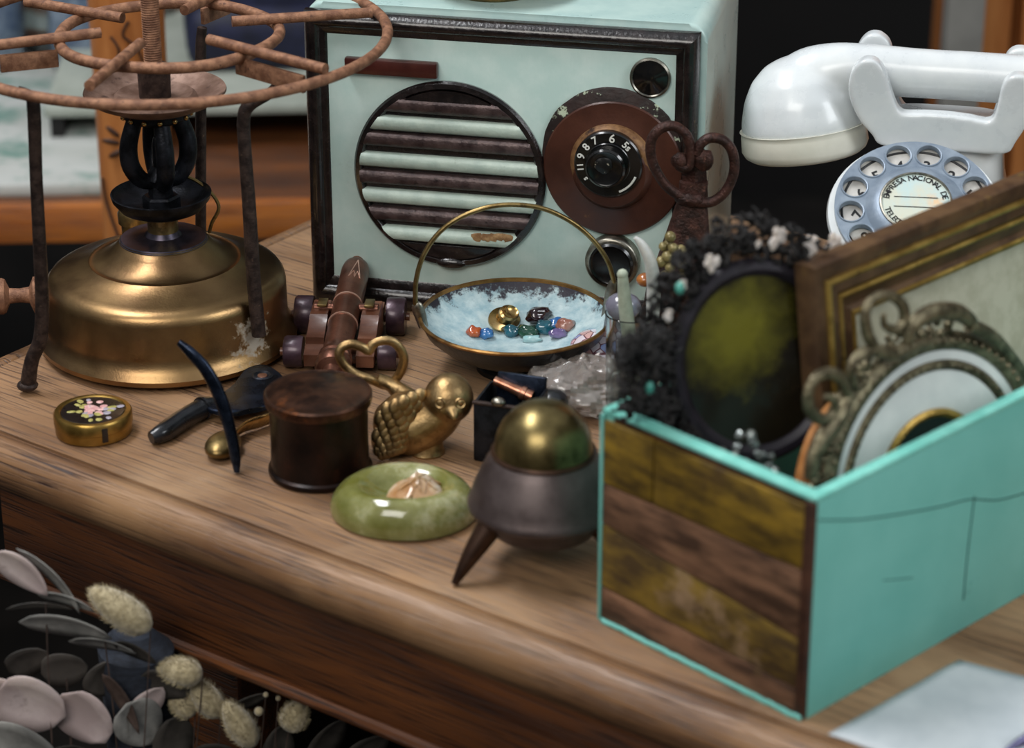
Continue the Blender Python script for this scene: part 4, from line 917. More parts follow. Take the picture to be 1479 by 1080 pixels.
# ------------------------------------------------------------------ onyx ashtray with carved rose
s_ = Site(G(584, 742)); k = s_.k
on_ = thing('onyx_dish', s_, 'glossy green onyx dish with a carved rose at its back edge', 'dish')
bm = NB()
def ony(r, z, a):
    s1 = math.sin(a); c = math.cos(a)
    return r*(1-.10*max(0, s1)+.03*math.cos(2*a+.6)), z*(1+.22*max(0, s1)*(r/100))
lathe(bm, [(0, 0), (98, 0), (104, 3), (105, 14), (101, 26), (92, 38), (80, 46), (68, 48), (58, 45), (46, 37), (34, 31), (18, 28), (0, 27)], 72, sy=.98, fn=ony)
obj('dish_body', bm, M['onyx'], on_, k)
rc = s_.on(606, 698, 'z', 50)
for i in range(13):
    a = i*2.4; r = 3+2.3*i
    tl_ = Matrix.Rotation(a, 4, 'Z') @ Matrix.Rotation(rad(58-2*i), 4, 'Y')
    bm = NB(); ball(bm, rc+Vector((r*math.cos(a), r*.8*math.sin(a)-6, 6-i*.9)), (17+.6*i, 17+.6*i, 4), 16, 8, tl_); obj('rose_petal', bm, M['onyx_rose'], on_, k)
rc2 = s_.on(664, 724, 'y', 6)
for i in range(6):
    a = i*2.4; r = 2+2.6*i
    bm = NB(); ball(bm, rc2+Vector((r*math.cos(a), r*.8*math.sin(a), 4-i)), (10, 10, 3.2), 14, 8, Matrix.Rotation(a, 4, 'Z') @ Matrix.Rotation(rad(50), 4, 'Y')); obj('leaf_carving', bm, M['onyx_rose'], on_, k)

# ------------------------------------------------------------------ tripod pot
s_ = Site(G(785, 808)); k = s_.k
tp_ = thing('tripod_pot', s_, 'dark metal pot on pointed legs with a brass dome lid, left of the crate', 'pot')
pc = s_.on(786, 720, 'y', 0)      # centre of the widest belly
zB = s_.on(680, 722, 'y', 0).z; cxp = s_.on(785, 720, 'y', 0).x
def ph_(py, y=0): return s_.on(790, py, 'y', y).z
z1 = zB
bm = NB(); lathe(bm, [(0, z1-46), (64, z1-46), (76, z1-42), (82, z1-34), (84, z1-28), (90, z1-25), (94, z1-19), (94, z1-14), (104, z1-11), (109, z1-4), (109, z1+2), (106, z1+6), (102, z1+20), (93, z1+42), (83, z1+62), (76, z1+74), (73, z1+77), (0, z1+77)], 72, c=(cxp, 0, 0)); obj('body', bm, M['pot_dark'], tp_, k)
bm = NB(); lathe(bm, [(68, z1+75), (75, z1+76), (75.5, z1+79), (73, z1+82), (68, z1+82)], 64, c=(cxp, 0, 0)); obj('lid_collar', bm, M['pot_foot'], tp_, k)
bm = NB(); lathe(bm, [(71, z1+80), (70, z1+88), (67, z1+104), (60, z1+120), (49, z1+134), (35, z1+145), (18, z1+151), (0, z1+153)], 64, c=(cxp, 0, 0)); obj('dome_lid', bm, M['pot_lid'], tp_, k)
for tip, top in (((656, 846), (690, 752)),):
    p1 = s_.on(tip[0], tip[1], 'z', 1); p0 = s_.on(top[0], top[1], 'y', p1.y*.6)
rleg = math.hypot(p1.x-cxp, p1.y); a_l = math.atan2(p1.y, p1.x-cxp)
for i in range(3):
    a = a_l+i*2*PI/3; c, s1 = math.cos(a), math.sin(a)
    bm = NB(); tube(bm, [(cxp+c*84, s1*84, z1-10), (cxp+c*(rleg*.5+44), s1*(rleg*.5+44), (z1-10)*.5+2), (cxp+c*rleg, s1*rleg, 4)], [20, 14, 5], 16, n=3); obj('leg', bm, M['pot_foot'], tp_, k)

# ------------------------------------------------------------------ small black box with copper pipe, behind the pot
s_ = Site(G(738, 654), rad(-18)); k = s_.k
bx = thing('black_metal_box', s_, 'open black metal box half hidden behind the dome lid pot', 'box')
zt1 = 92
for (sx, sy, cx_, cy_) in ((84, 4, 0, -38), (84, 4, 0, 38), (4, 76, -42, 0), (4, 76, 42, 0)):
    bm = NB(); box(bm, (sx, sy, zt1), (cx_, cy_, zt1/2), bev=1); obj('side_wall', bm, M['burner_black'], bx, k)
bm = NB(); box(bm, (84, 76, 4), (0, 0, 2)); obj('bottom', bm, M['burner_black'], bx, k)
bm = NB(); box(bm, (88, 8, 4), (0, -40, zt1+1), bev=1); obj('rolled_edge', bm, M['iron_dark'], bx, k)
bm = NB(); box(bm, (74, 6, 60), (4, 36, zt1-14), Matrix.Rotation(rad(-12), 4, 'X'), bev=2); obj('raised_lid', bm, M['steel_blue'], bx, k)
bm = NB(); ball(bm, (-6, -40, zt1+6), (11, 8, 7), 14, 8); obj('catch', bm, M['chrome'], bx, k)
s2 = Site(s_.M @ Vector((12, 30, zt1+4)), 0, k)
a0_, b0_ = s2.on(714, 549, 'y', 10), s2.on(768, 573, 'y', -6)
bm = NB(); tube(bm, [a0_, a0_.lerp(b0_, .45), a0_.lerp(b0_, .7), b0_], [6.5, 7, 8, 9], 16); lathe(bm, [(7, -2), (10, 0), (10, 6), (7, 8)], 20, c=a0_.lerp(b0_, .72), axis=b0_-a0_)
tangible('copper_pipe', bm, M['copper_bright'], s2, 'short bright copper tube lying on the black box edge', 'tube')
s2 = Site(G(798, 612)); k2 = s2.k
bm = NB(); c_ = s2.on(798, 574, 'y', 0)
lathe(bm, [(0, 0), (20, 0), (22, 6), (12, 14), (10, 40), (16, c_.z-22), (22, c_.z-8), (20, c_.z+4), (12, c_.z+10), (0, c_.z+11)], 28)
tangible('ebony_stopper', bm, M['black_handle'], s2, 'small glossy black knob just behind the brass dome lid', 'knob')

# ------------------------------------------------------------------ plastic bag and paperweight
s_ = Site(G(838, 588)); k = s_.k
bm = NB(); ball(bm, (2, 0, 32), (82, 58, 38), 56, 32)
for v in bm.verts:
    n = mnoise.noise(v.co*.05)*12+abs(mnoise.noise(v.co*.11))*10+mnoise.noise(v.co*.3)*2.5; d = (v.co-Vector((0, 0, 20))).normalized(); v.co += d*n; v.co.z = max(v.co.z, .5)
tangible('plastic_bag', bm, M['plastic_bag'], s_, 'crinkled clear plastic bag of trinkets between bowl and crate', 'bag', sharp=25)
s2 = Site(G(866, 535)); k2 = s2.k
def millefiori():
    m = mat('millefiori', '#c9b0b4', rough=.08, coat=1); nt = m.node_tree; N = nt.nodes; L = nt.links; b = N['Principled BSDF']
    t = N.new('ShaderNodeTexCoord'); v = N.new('ShaderNodeTexVoronoi'); v.inputs['Scale'].default_value = 170; L.new(t.outputs['Object'], v.inputs['Vector'])
    v2 = N.new('ShaderNodeTexVoronoi'); v2.feature = 'DISTANCE_TO_EDGE'; v2.inputs['Scale'].default_value = 170; L.new(t.outputs['Object'], v2.inputs['Vector'])
    sp = N.new('ShaderNodeSeparateColor'); L.new(v.outputs['Color'], sp.inputs[0])
    r = N.new('ShaderNodeValToRGB'); r.color_ramp.interpolation = 'CONSTANT'; e = r.color_ramp.elements
    e[0].color = hexc('#cfc3cb'); e[1].position = .35; e[1].color = hexc('#c79c98')
    for p_, c_ in ((.6, '#7f92c4'), (.8, '#d8d2dc')): z = e.new(p_); z.color = hexc(c_)
    L.new(sp.outputs[0], r.inputs[0]); k_ = N.new('ShaderNodeValToRGB'); k_.color_ramp.elements[0].position = .03; k_.color_ramp.elements[1].position = .07
    L.new(v2.outputs['Distance'], k_.inputs[0]); mx = N.new('ShaderNodeMix'); mx.data_type = 'RGBA'; L.new(k_.outputs[0], mx.inputs[0]); mx.inputs[6].default_value = hexc('#6a3f4a'); L.new(r.outputs[0], mx.inputs[7])
    L.new(mx.outputs[2], b.inputs['Base Color']); return m
bm = NB(); lathe(bm, [(0, 0), (30, 0), (42, 12), (46, 28), (42, 44), (30, 55), (14, 60), (0, 61)], 40)
tangible('glass_paperweight', bm, millefiori(), s2, 'domed glass paperweight with pink and blue flower canes behind the plastic bag', 'paperweight')

# ------------------------------------------------------------------ wrought iron piece with scroll loops
s_ = Site(G(990, 530)); k = s_.k
ir = thing('wrought_iron_bell', s_, 'rusty wrought iron bell shaped piece with two scroll loops, against the radio', 'ironwork')
yy = 0
pt_ = lambda px, py, y=0: s_.on(px, py, 'y', y)
zz_ = [(1002, 262, 20, 9), (1000, 288, 20, 12), (998, 305, 24, 16), (994, 335, 30, 22), (988, 375, 38, 28), (980, 420, 46, 34)]
bm = NB(); rings = []
for px, py, hw, hd in zz_+[(978, 466, 52, 38)]:
    c = pt_(px, py); rings.append([bm.verts.new((c.x+hw*math.copysign(abs(math.cos(a))**.6, math.cos(a)), hd*math.copysign(abs(math.sin(a))**.6, math.sin(a)), max(c.z, 1))) for a in [2*PI*i/32 for i in range(32)]])
for A_, B_ in zip(rings, rings[1:]):
    for i in range(32): bm.faces.new((A_[i], A_[(i+1) % 32], B_[(i+1) % 32], B_[i]))
bm.faces.new(rings[0]); bm.faces.new(list(reversed(rings[-1]))); obj('bell', bm, M['rust_iron'], ir, k, sharp=60)
bm = NB(); a1, a2 = pt_(1003, 215, 3), pt_(1003, 285, 3); tube(bm, [a1, a1.lerp(a2, .5), a2], [14, 17, 19], 4, flat=.5, up=(1, 0, 1)); obj('shank', bm, M['rust_iron'], ir, k)
l1 = [(988, 286), (962, 268), (943, 236), (940, 206), (952, 187), (973, 182), (992, 196), (998, 222), (994, 240), (982, 240), (977, 226)]
l2 = [(1000, 290), (1026, 292), (1048, 276), (1060, 248), (1058, 220), (1045, 203), (1026, 199), (1012, 208), (1006, 222)]
for nm, pa, ya in (('scroll_loop', l1, -14), ('scroll_loop', l2, -14)):
    bm = NB(); pts = [pt_(a, b, ya) for a, b in pa]; tube(bm, pts, [8]+[7.2]*(len(pts)-2)+[7], 12, n=5, flat=1.15); obj(nm, bm, M['rust_iron'], ir, k, sharp=70)
for px, py, r in ((982, 232, 12), (1017, 231, 15)):
    bm = NB(); ball(bm, pt_(px, py, -14), (r, 9, r), 18, 10, jit=.2); obj('scroll_eye', bm, M['rust_iron'], ir, k)
bm = NB(); ball(bm, pt_(998, 288, -16), (21, 9, 9), 18, 10, jit=.3); obj('weld', bm, M['rust_iron'], ir, k)

# ------------------------------------------------------------------ jar with coral and beads
s_ = Site(G(908, 606)); k = s_.k
gp = lambda px, py, y=0: s_.on(px, py, 'y', y)
JH = gp(908, 452).z
jr = thing('glass_jar', s_, 'clear glass jar behind the left corner of the turquoise crate', 'jar')
bm = NB(); lathe(bm, [(0, 0), (30, 0), (34, 4), (35, 12), (35, JH-16), (37, JH), (35, JH+1), (32, JH-14), (32, 12), (28, 7), (0, 7)], 40); obj('glass', bm, M['glass_clear'], jr, k)
bm = NB(); tube(bm, [gp(926, 560), gp(940, 480, 4), gp(944, 420, 4), (gp(940, 380)), gp(928, 355), gp(917, 343)], [7, 9, 10, 9, 7, 3], 14, n=5)
tangible('coral_branch', bm, M['tusk'], s_, 'curved white coral branch rising from the glass jar', 'coral')
bm = NB(); tube(bm, [gp(914, 570, -4), gp(910, 500, -6), gp(903, 440, -6), gp(899, 395, -6)], [8, 10, 10, 7], 14, n=5); ball(bm, gp(899, 396, -6), 8, 12, 8)
tangible('coral_stick', bm, M['stick_green'], s_, 'short pale green stick standing in the glass jar', 'coral')
bm = NB(); ball(bm, gp(900, 442, 14), (26, 22, 20), 24, 14)
tangible('lavender_bead', bm, M['lavender_glass'], s_, 'big lavender glass bead at the mouth of the glass jar', 'bead')
bm = NB(); ball(bm, gp(932, 404, 26), (13, 12, 10), 18, 10)
s3 = Site(s_.p, 0, s_.k)
tangible('amber_bead', bm, M['amber'], s3, 'small amber bead between the volume knob and white coral', 'bead')
random.seed(12)
bst = thing('beaded_stem', s_, 'stem clustered with olive beads rising beside the rusty iron bell', 'ornament')
cl = [(968, 342), (958, 356), (972, 358), (964, 370), (977, 373), (955, 378), (968, 386), (983, 362), (986, 385), (960, 398), (976, 400), (965, 352), (990, 398), (972, 412)]
bm = NB(); tube(bm, [gp(950, 590, 6), gp(966, 480, 10), gp(970, 400, 10), gp(968, 350, 10)], 3, 8, n=4); obj('stem', bm, M['stem_brown'], bst, k)
for px, py in cl:
    bm = NB(); ball(bm, gp(px, py, 8+random.uniform(-8, 6)), random.uniform(6.5, 9), 12, 8); obj('bead', bm, M['bead_olive'], bst, k)

# ------------------------------------------------------------------ turquoise crate
C1 = G(1163, 1040); C0 = G(868, 893); e = (C0-C1)
Bx = Site(C1, math.atan2(e.y, e.x)-PI/2, mpp(C1)); k = Bx.k
BW = e.length/k; BH = Bx.on(1178, 717, 'z', 0) ; BH = Bx.on(1174, 718, 'y', 0)
# height from the corner edge: the vertical line through the origin
d0 = ray(1174, 718); tt = ((C1-CAM).x*d0.x+(C1-CAM).y*d0.y)/(d0.x**2+d0.y**2); BH = (CAM.z+d0.z*tt)/k
BL = 1020; TH = 19
cr = thing('turquoise_crate', Bx, 'open wooden crate, turquoise long side and mossy plank end, full of picture frames', 'crate')
def pbox(nm, x0, x1, y0, y1, z0, z1, m, bev=1.5, par=cr):
    bm = NB(); box(bm, (x1-x0, y1-y0, z1-z0), ((x0+x1)/2, (y0+y1)/2, (z0+z1)/2), bev=bev); return obj(nm, bm, m, par, k)
pbox('long_side', 0, BL, 0, TH, 0, BH-5, M['box_teal'])
pbox('long_side', 0, BL, BW-TH, BW, 0, BH-5, M['box_teal'])
pbox('end_wall', 2, TH, TH, BW-TH, 4, BH-5, M['plank_corner'])
pbox('end_wall', BL-TH, BL, TH, BW-TH, 0, BH-5, M['box_teal'])
for path_, r_c in (([(1182, 751), (1240, 750), (1300, 742), (1360, 731), (1400, 721), (1440, 722), (1479, 712), (1520, 700)], 1.3), ([(1407, 716), (1404, 740), (1398, 790), (1394, 830), (1391, 866)], 1.5), ([(1275, 838), (1300, 836), (1318, 834)], .9)):
    bm = NB(); tube(bm, [Bx.on(a, b, 'y', .3) for a, b in path_], r_c, 6, n=5); obj('crack', bm, M['crack'], cr, k)  # crack drawn as a thin dark line on the long side
pbox('bottom', 4, BL-4, 4, BW-4, 1, 12, M['plank_brown'])
for (x0, x1, y0, y1, zd) in ((-3, BL+1, -1, TH+1, 0), (-3, BL+1, BW-TH-1, BW+1, 0), (-3.5, TH+2, 3, BW-3, .35), (BL-TH-1, BL+1, 3, BW-3, .35)):
    pbox('painted_rim', x0, x1, y0, y1, BH-8, BH-zd, M['box_rim'], 2.5)
# plank courses on the end: boundaries slope a little, as nailed
def plank(y0, y1, za, zb, zc, zd, m):
    """front corner heights za..zb at y0, zc..zd at y1"""
    bm = NB(); x0, x1 = -6, 3; vs = [bm.verts.new(v) for v in ((x0, y0, za), (x0, y1, zc), (x0, y1, zd), (x0, y0, zb), (x1, y0, za), (x1, y1, zc), (x1, y1, zd), (x1, y0, zb))]
    for f in ((0, 1, 2, 3), (7, 6, 5, 4), (0, 4, 5, 1), (1, 5, 6, 2), (2, 6, 7, 3), (3, 7, 4, 0)): bm.faces.new([vs[i] for i in f])
    bmesh.ops.bevel(bm, geom=list(bm.edges), offset=1.6, segments=2, affect='EDGES', profile=.5)
    obj('plank', bm, m, cr, k)
hz_ = lambda f: BH*f
y_a, y_b = 17, BW-5; g = 1.5
B3 = (.0, .135, .36, .67, .955)     # at the front corner (y small)
B4 = (.0, .17, .47, .66, .955)       # at the far corner
joint = BW*.74
def zc_(i, y): t = (y-y_a)/(y_b-y_a); return hz_(B3[i])*(1-t)+hz_(B4[i])*t
plank(y_a, y_b, zc_(0, y_a)+8, zc_(1, y_a)-g, zc_(0, y_b)+8, zc_(1, y_b)-g, M['plank_brown'])
plank(y_a, y_b, zc_(1, y_a)+g, zc_(2, y_a)-g, zc_(1, y_b)+g, zc_(2, y_b)-g, M['plank_stained'])
plank(y_a, y_b, zc_(2, y_a)+g, zc_(3, y_a)-g, zc_(2, y_b)+g, zc_(3, y_b)-g, M['plank_brown'])
plank(y_a, joint-g, zc_(3, y_a)+g, zc_(4, y_a)-g, zc_(3, joint)+g, zc_(4, joint)-g, M['plank_olive'])
plank(joint+g, y_b, zc_(3, joint)+g, zc_(4, joint)-g, zc_(3, y_b)+g, zc_(4, y_b)-g, M['plank_olive'])
pbox('corner_post', -7, 4, 0, 16, 2, BH-8, M['plank_corner'])
pbox('corner_edge', -8, 1, BW-5, BW+1, 2, BH-8, M['box_teal'])
bm = NB(); pa = [(-7, y, 4+2.5*mnoise.noise(Vector((y*.06, 0, 0)))) for y in range(2, int(BW), 8)]; tube(bm, pa, [4+2*abs(mnoise.noise(Vector((y[1]*.05, 3, 0)))) for y in pa], 8); obj('paint_run', bm, M['box_teal'], cr, k)

# ------------------------------------------------------------------ frames standing in the crate (crate coordinates: x along, y across, z up)
def lean(x, y, z, ang, yaw=0):   # frame plane: local x right, local y up, local z towards the viewer; leans back by ang
    return Matrix.Translation((x, y, z)) @ Matrix.Rotation(yaw, 4, 'Z') @ Matrix.Rotation(-ang, 4, 'X') @ FR
# gilt rectangular frame
yF = BW*.52; LA = rad(8)
tl0 = Bx.on(1165, 385, 'y', yF+62)
zt0 = tl0.z; FHt = zt0-14
X = lean(tl0.x, yF, 14, LA)
fH = FHt/math.cos(LA)
bf = Site(Bx.p, Bx.rot, k)
pfm = thing('gilt_picture_frame', Bx, 'large brown and gilt rectangular picture frame with cream mount in the crate', 'picture frame')
FWd = BL-TH-8-tl0.x
rails(pfm, 0, FWd, 0, fH, [(0, -12), (0, 14), (6, 22), (18, 23), (30, 17), (36, 18), (42, 23), (56, 22), (64, 14), (70, 15), (76, 11), (92, 5), (98, 10), (105, 10), (110, 2), (110, -12)], M['frame_brown'], k, X)
rails(pfm, 0, FWd, 0, fH, [(32, 15), (34, 21), (38, 24.5), (42, 23), (43, 17)], M['frame_gold'], k, X, 'gilt_bead')
rails(pfm, 0, FWd, 0, fH, [(62, 12), (64, 17), (68, 19), (72, 17), (73, 12)], M['frame_gold'], k, X, 'gilt_bead')
rails(pfm, 0, FWd, 0, fH, [(98, 4), (100, 11), (104, 13.5), (110, 10), (112, 2)], M['frame_gold'], k, X, 'gilt_bead')
bm = NB(); box(bm, (FWd-150, fH-150, 4), (FWd/2, fH/2, -6), M=X); obj('mount_board', bm, M['mount_cream'], pfm, k)
# oval mirror with black ruffle wreath
yM = BW*.78
mc = Bx.on(1092, 520, 'y', yM); LM = rad(14)
XM = lean(mc.x, yM, mc.z, LM, rad(-28))
om = thing('oval_ruffle_mirror', Bx, 'olive oval mirror with painted reflection ringed by a black ruffle and pale shell flowers', 'mirror')
EA, EB = 118, 134
M['mirror_olive'] = mat('olive mirror with painted reflection', '#14110b', '#1d190e', .3, .1, scale=16, lo=.3, hi=.7, c3='#66631f', scale3=26, lo3=.50, hi3=.86, coat=.4, spot=((XM @ Vector((-40, 55, 0)))*k, 185*k))  # dark reflection painted into the colour, olive kept at the upper left
def ell(a, b, n=64, z=0, X=XM): return [X @ Vector((a*math.cos(2*PI*i/n), b*math.sin(2*PI*i/n), z)) for i in range(n)]
def xlathe(X, prof, sy, seg=72, c=(0, 0)):
    bm = NB(); lathe(bm, prof, seg, sy=sy); bmesh.ops.transform(bm, matrix=X @ Matrix.Translation((c[0], c[1], 0)), verts=bm.verts); return bm
obj('mirror_plate', xlathe(XM, [(0, 2), (EA, 2), (EA, -4), (0, -4)], EB/EA), M['mirror_olive'], om, k)
obj('oval_frame', xlathe(XM, [(EA-4, -4), (EA-2, 6), (EA+6, 13), (EA+16, 12), (EA+22, 4), (EA+20, -6)], EB/EA), M['frame_black'], om, k)
random.seed(21)
bm = NB()
for i in range(1150):
    a = random.random()*2*PI
    out = random.random(); r = 1.20+.36*out*(1.25 if PI*.45 < a < PI*1.3 else 1)
    if math.sin(a) < -.8 or (math.cos(a) > .15 and math.sin(a) < .80): continue
    c = XM @ Vector((EA*r*math.cos(a), EB*r*math.sin(a), random.uniform(-16, 26)))
    if i % 4 == 0:
        c = Bx.on(random.triangular(884, 985, 905), random.uniform(480, 612), 'y', random.uniform(BW*.78, BW*.90))
    if c.z < BH+14: c.y = min(c.y, BW-TH-14)
    c.x = max(c.x, TH+14) if c.z < BH+14 else c.x
    n = 5; d = Vector((random.gauss(0, 1), random.gauss(0, 1), random.gauss(0, 1))).normalized(); e2 = d.orthogonal().normalized(); rr = random.uniform(5, 11)
    pts = [c+(d*math.cos(t)+e2*math.sin(t))*rr+d.cross(e2)*t*2.2 for t in [j*1.25 for j in range(n)]]
    tube(bm, pts, random.uniform(2.0, 4.2), 5, n=0)
rf = obj('black_ruffle', bm, M['wreath_black'], om, k, sharp=90); rf['kind'] = 'stuff'
for px, py, r in ((1122, 343, 18), (1027, 378, 15), (1168, 356, 19), (1202, 352, 18), (1138, 366, 8), (1094, 352, 6), (984, 412, 9), (964, 455, 9)):
    c = Bx.on(px, py, 'y', yM+6); random.seed(px)
    fl = NB(); ball(fl, c, (r*.45, r*.4, r*.45), 10, 6); fo = obj('shell_flower', fl, M['petal'], om, k)
    for j in range(5):
        a = j*2*PI/5+random.random(); bm = NB(); ball(bm, c+Vector((math.cos(a)*r*.62, -2, math.sin(a)*r*.62)), (r*.55, r*.22, r*.42), 10, 6, Matrix.Rotation(-a, 4, 'Y'), jit=.3, seed=j); obj('petal', bm, M['petal'], fo, k)
M['turq_bead'] = mat('turquoise bead', '#3f8d80', '#5cab9c', .3, coat=.5)
for px, py in ((982, 416), (938, 560)):
    bm = NB(); ball(bm, Bx.on(px, py, 'y', yM+2), (8, 6, 10), 12, 8); obj('turquoise_bead', bm, M['turq_bead'], om, k)
# ornate oval frame with white mount
yO = BW*.22; oc = Bx.on(1345, 690, 'y', yO+22); LO = rad(10)
XO = lean(oc.x, yO+22, oc.z, LO, rad(-8)) @ Matrix.Diagonal((1.16, 1.08, 1, 1))
of = thing('filigree_oval_frame', Bx, 'tarnished filigree oval frame with scroll crest and white mount, leaning in the crate front', 'picture frame')
ra, rb_ = 142, 150; sy = rb_/ra
obj('backing', xlathe(XO, [(0, -8), (200, -8), (202, -4), (0, -4)], sy), M['filigree'], of, k)
obj('dark_picture', xlathe(XO, [(0, -2), (92, -2), (92, -5), (0, -5)], sy), M['inlay_black'], of, k)
obj('inner_bead_ring', xlathe(XO, [(84, -3), (85, 4), (90, 7), (96, 4), (97, -3)], sy), M['frame_gold'], of, k)
obj('white_mount', xlathe(XO, [(95, -3), (95, 1), (118, 4), (148, 3), (151, 0), (151, -4)], sy), M['mount_white'], of, k)
obj('grey_band', xlathe(XO, [(149, -4), (150, 6), (154, 9), (160, 8), (163, 4), (164, -4)], sy), M['filigree'], of, k)
obj('outer_white_band', xlathe(XO, [(162, -4), (163, 3), (172, 4), (178, 2), (179, -4)], sy), M['mount_white'], of, k)
obj('filigree_band', xlathe(XO, [(177, -4), (178, 8), (186, 12), (194, 10), (200, 5), (201, -4)], sy), M['filigree'], of, k)
for rr, nn, sz in ((156.5, 76, 3.2), (189, 80, 5.2), (90, 60, 2.6)):
    bm = NB()
    for i in range(nn):
        a = 2*PI*i/nn; c = XO @ Vector((rr*math.cos(a), rr*sy*math.sin(a), 8 if rr < 100 else 10)); ball(bm, c, sz, 8, 5)
    b_ = obj('bead_row', bm, M['filigree'] if rr > 100 else M['frame_gold'], of, k); b_['kind'] = 'stuff'
def scroll(pts_px, r, y=yO+22):
    bm = NB(); tube(bm, [Bx.on(a, b, 'y', y-4) for a, b in pts_px], r, 12, n=6, flat=.8); obj('scroll', bm, M['filigree'], of, k, sharp=70)
scroll([(1262, 500), (1252, 478), (1250, 450), (1262, 432), (1284, 426), (1303, 440), (1306, 462), (1294, 476), (1278, 470), (1276, 454)], [9, 10, 9, 8, 8, 9, 10, 8, 6, 5])
scroll([(1236, 560), (1228, 535), (1240, 515), (1262, 506), (1290, 512), (1318, 500), (1345, 494)], [7, 9, 10, 10, 11, 10, 7])
scroll([(1310, 500), (1318, 470), (1345, 452), (1378, 450), (1400, 462), (1412, 480)], [9, 13, 15, 14, 12, 8])
scroll([(1226, 572), (1215, 548), (1196, 538), (1176, 548), (1167, 572), (1172, 596), (1190, 606), (1205, 596), (1204, 578), (1192, 572)], [9, 10, 9, 9, 9, 10, 9, 8, 7, 5])
scroll([(1226, 572), (1212, 602), (1190, 630), (1176, 660), (1170, 690)], [10, 15, 16, 14, 11])
scroll([(1400, 470), (1430, 486), (1455, 512), (1482, 548)], [12, 13, 12, 11])
random.seed(5)
bm = NB()
for i in range(150):
    a = random.uniform(PI*.42, PI*1.12); r = random.uniform(196, 222)
    ball(bm, XO @ Vector((r*math.cos(a), r*sy*math.sin(a), random.uniform(-2, 8))), random.uniform(4, 8.5), 8, 5)
b_ = obj('chased_ornament', bm, M['filigree'], of, k); b_['kind'] = 'stuff'
# orange round wooden frame behind it
yR = BW*.40; rc_ = Bx.on(1242, 728, 'y', yR); XR = lean(rc_.x, yR, rc_.z, rad(12))
rfm = thing('round_wood_frame', Bx, 'orange brown round wooden frame squeezed behind the filigree frame', 'picture frame')
obj('moulding', xlathe(XR, [(116, -8), (118, 4), (124, 9), (132, 11), (141, 8), (147, 2), (147, -8)], 1.22), M['round_frame'], rfm, k)
obj('inner_gilt_ring', xlathe(XR, [(108, -8), (109, 3), (114, 5), (118, 2), (118, -8)], 1.22), M['frame_gold'], rfm, k)
obj('backing', xlathe(XR, [(0, -6), (112, -6), (112, -9), (0, -9)], 1.22), M['frame_black'], rfm, k)
# added black cloth, stands in for the darkness inside the crate
bm = NB(); nx_, ny_ = 46, 34; gr_ = []
for i in range(nx_+1):
    row = []
    for j in range(ny_+1):
        x = TH+3+(330-TH)*i/nx_; y = TH+3+(BW-2*TH-6)*j/ny_; q_ = Vector((x*.02, y*.02, 0))
        row.append(bm.verts.new((x, y, BH*.26+22*mnoise.noise(q_)+12*abs(mnoise.noise(q_*2.7)))))
    gr_.append(row)
for i in range(nx_):
    for j in range(ny_): bm.faces.new((gr_[i][j], gr_[i+1][j], gr_[i+1][j+1], gr_[i][j+1]))
border = [gr_[i][0] for i in range(nx_+1)]+[gr_[nx_][j] for j in range(1, ny_+1)]+[gr_[i][ny_] for i in range(nx_-1, -1, -1)]+[gr_[0][j] for j in range(ny_-1, 0, -1)]
low = [bm.verts.new((v.co.x, v.co.y, 14)) for v in border]
for i in range(len(border)): bm.faces.new((border[i], border[(i+1) % len(border)], low[(i+1) % len(low)], low[i]))
tangible('dark_fill_cloth', bm, M['wreath_black'], Bx, 'added crumpled black cloth darkening the inside of the turquoise crate', 'cloth')
# crumpled silver beads
s2 = Site(Bx.M @ Vector((Bx.on(1078, 640, 'y', BW*.5).x, BW*.5, 13)), Bx.rot, k)
bz = (Bx.on(1078, 600, 'y', BW*.5).z-13)
bm = NB(); random.seed(9)
for i in range(170):
    a = random.random()*2*PI; r = random.random()**.5*46; h = random.uniform(.0, 1)*bz
    ball(bm, (r*math.cos(a), r*.9*math.sin(a), 6+h*(1-.2*r/46)), random.uniform(5, 9), 7, 5, jit=.3, seed=i)
o = tangible('silver_bead_heap', bm, M['crystal'], s2, 'heap of crumpled silver grey beads at the bottom of the crate', 'beads'); o['kind'] = 'stuff'

# ------------------------------------------------------------------ paper bottom right
pp = [G(1196, 1062, .0006), G(1385, 955, .0006), G(1600, 1010, .0006), G(1420, 1140, .0006)]
s2 = Site(pp[0], 0, 1); bm = NB()
g_ = 14; grid = [[None]*(g_+1) for _ in range(g_+1)]
for i in range(g_+1):
    for j in range(g_+1):
        u, v = i/g_, j/g_; p = (pp[0]*(1-u)+pp[3]*u)*(1-v)+(pp[1]*(1-u)+pp[2]*u)*v-pp[0]
        p.z = .0004+.0010*abs(mnoise.noise(Vector((u*3, v*3, 1)))); grid[i][j] = bm.verts.new(p)
for i in range(g_):
    for j in range(g_): bm.faces.new((grid[i][j], grid[i+1][j], grid[i+1][j+1], grid[i][j+1]))
o = tangible('paper_sheet', bm, M['paper'], s2, 'blank white paper sheet on the table in front of the crate', 'paper')
sf = o.modifiers.new('thickness', 'SOLIDIFY'); sf.thickness = .0004; sf.offset = 1
s2 = Site(G(1470, 1082)); bm = NB(); tube(bm, [(-26, -20, 6), (0, 0, 10), (30, 18, 12), (60, 30, 10)], [3, 9, 12, 6], 12, n=4, flat=.6)
tangible('foil_wrapper', bm, M['purple_foil'], s2, 'purple foil scrap on the paper at the bottom right corner', 'foil')

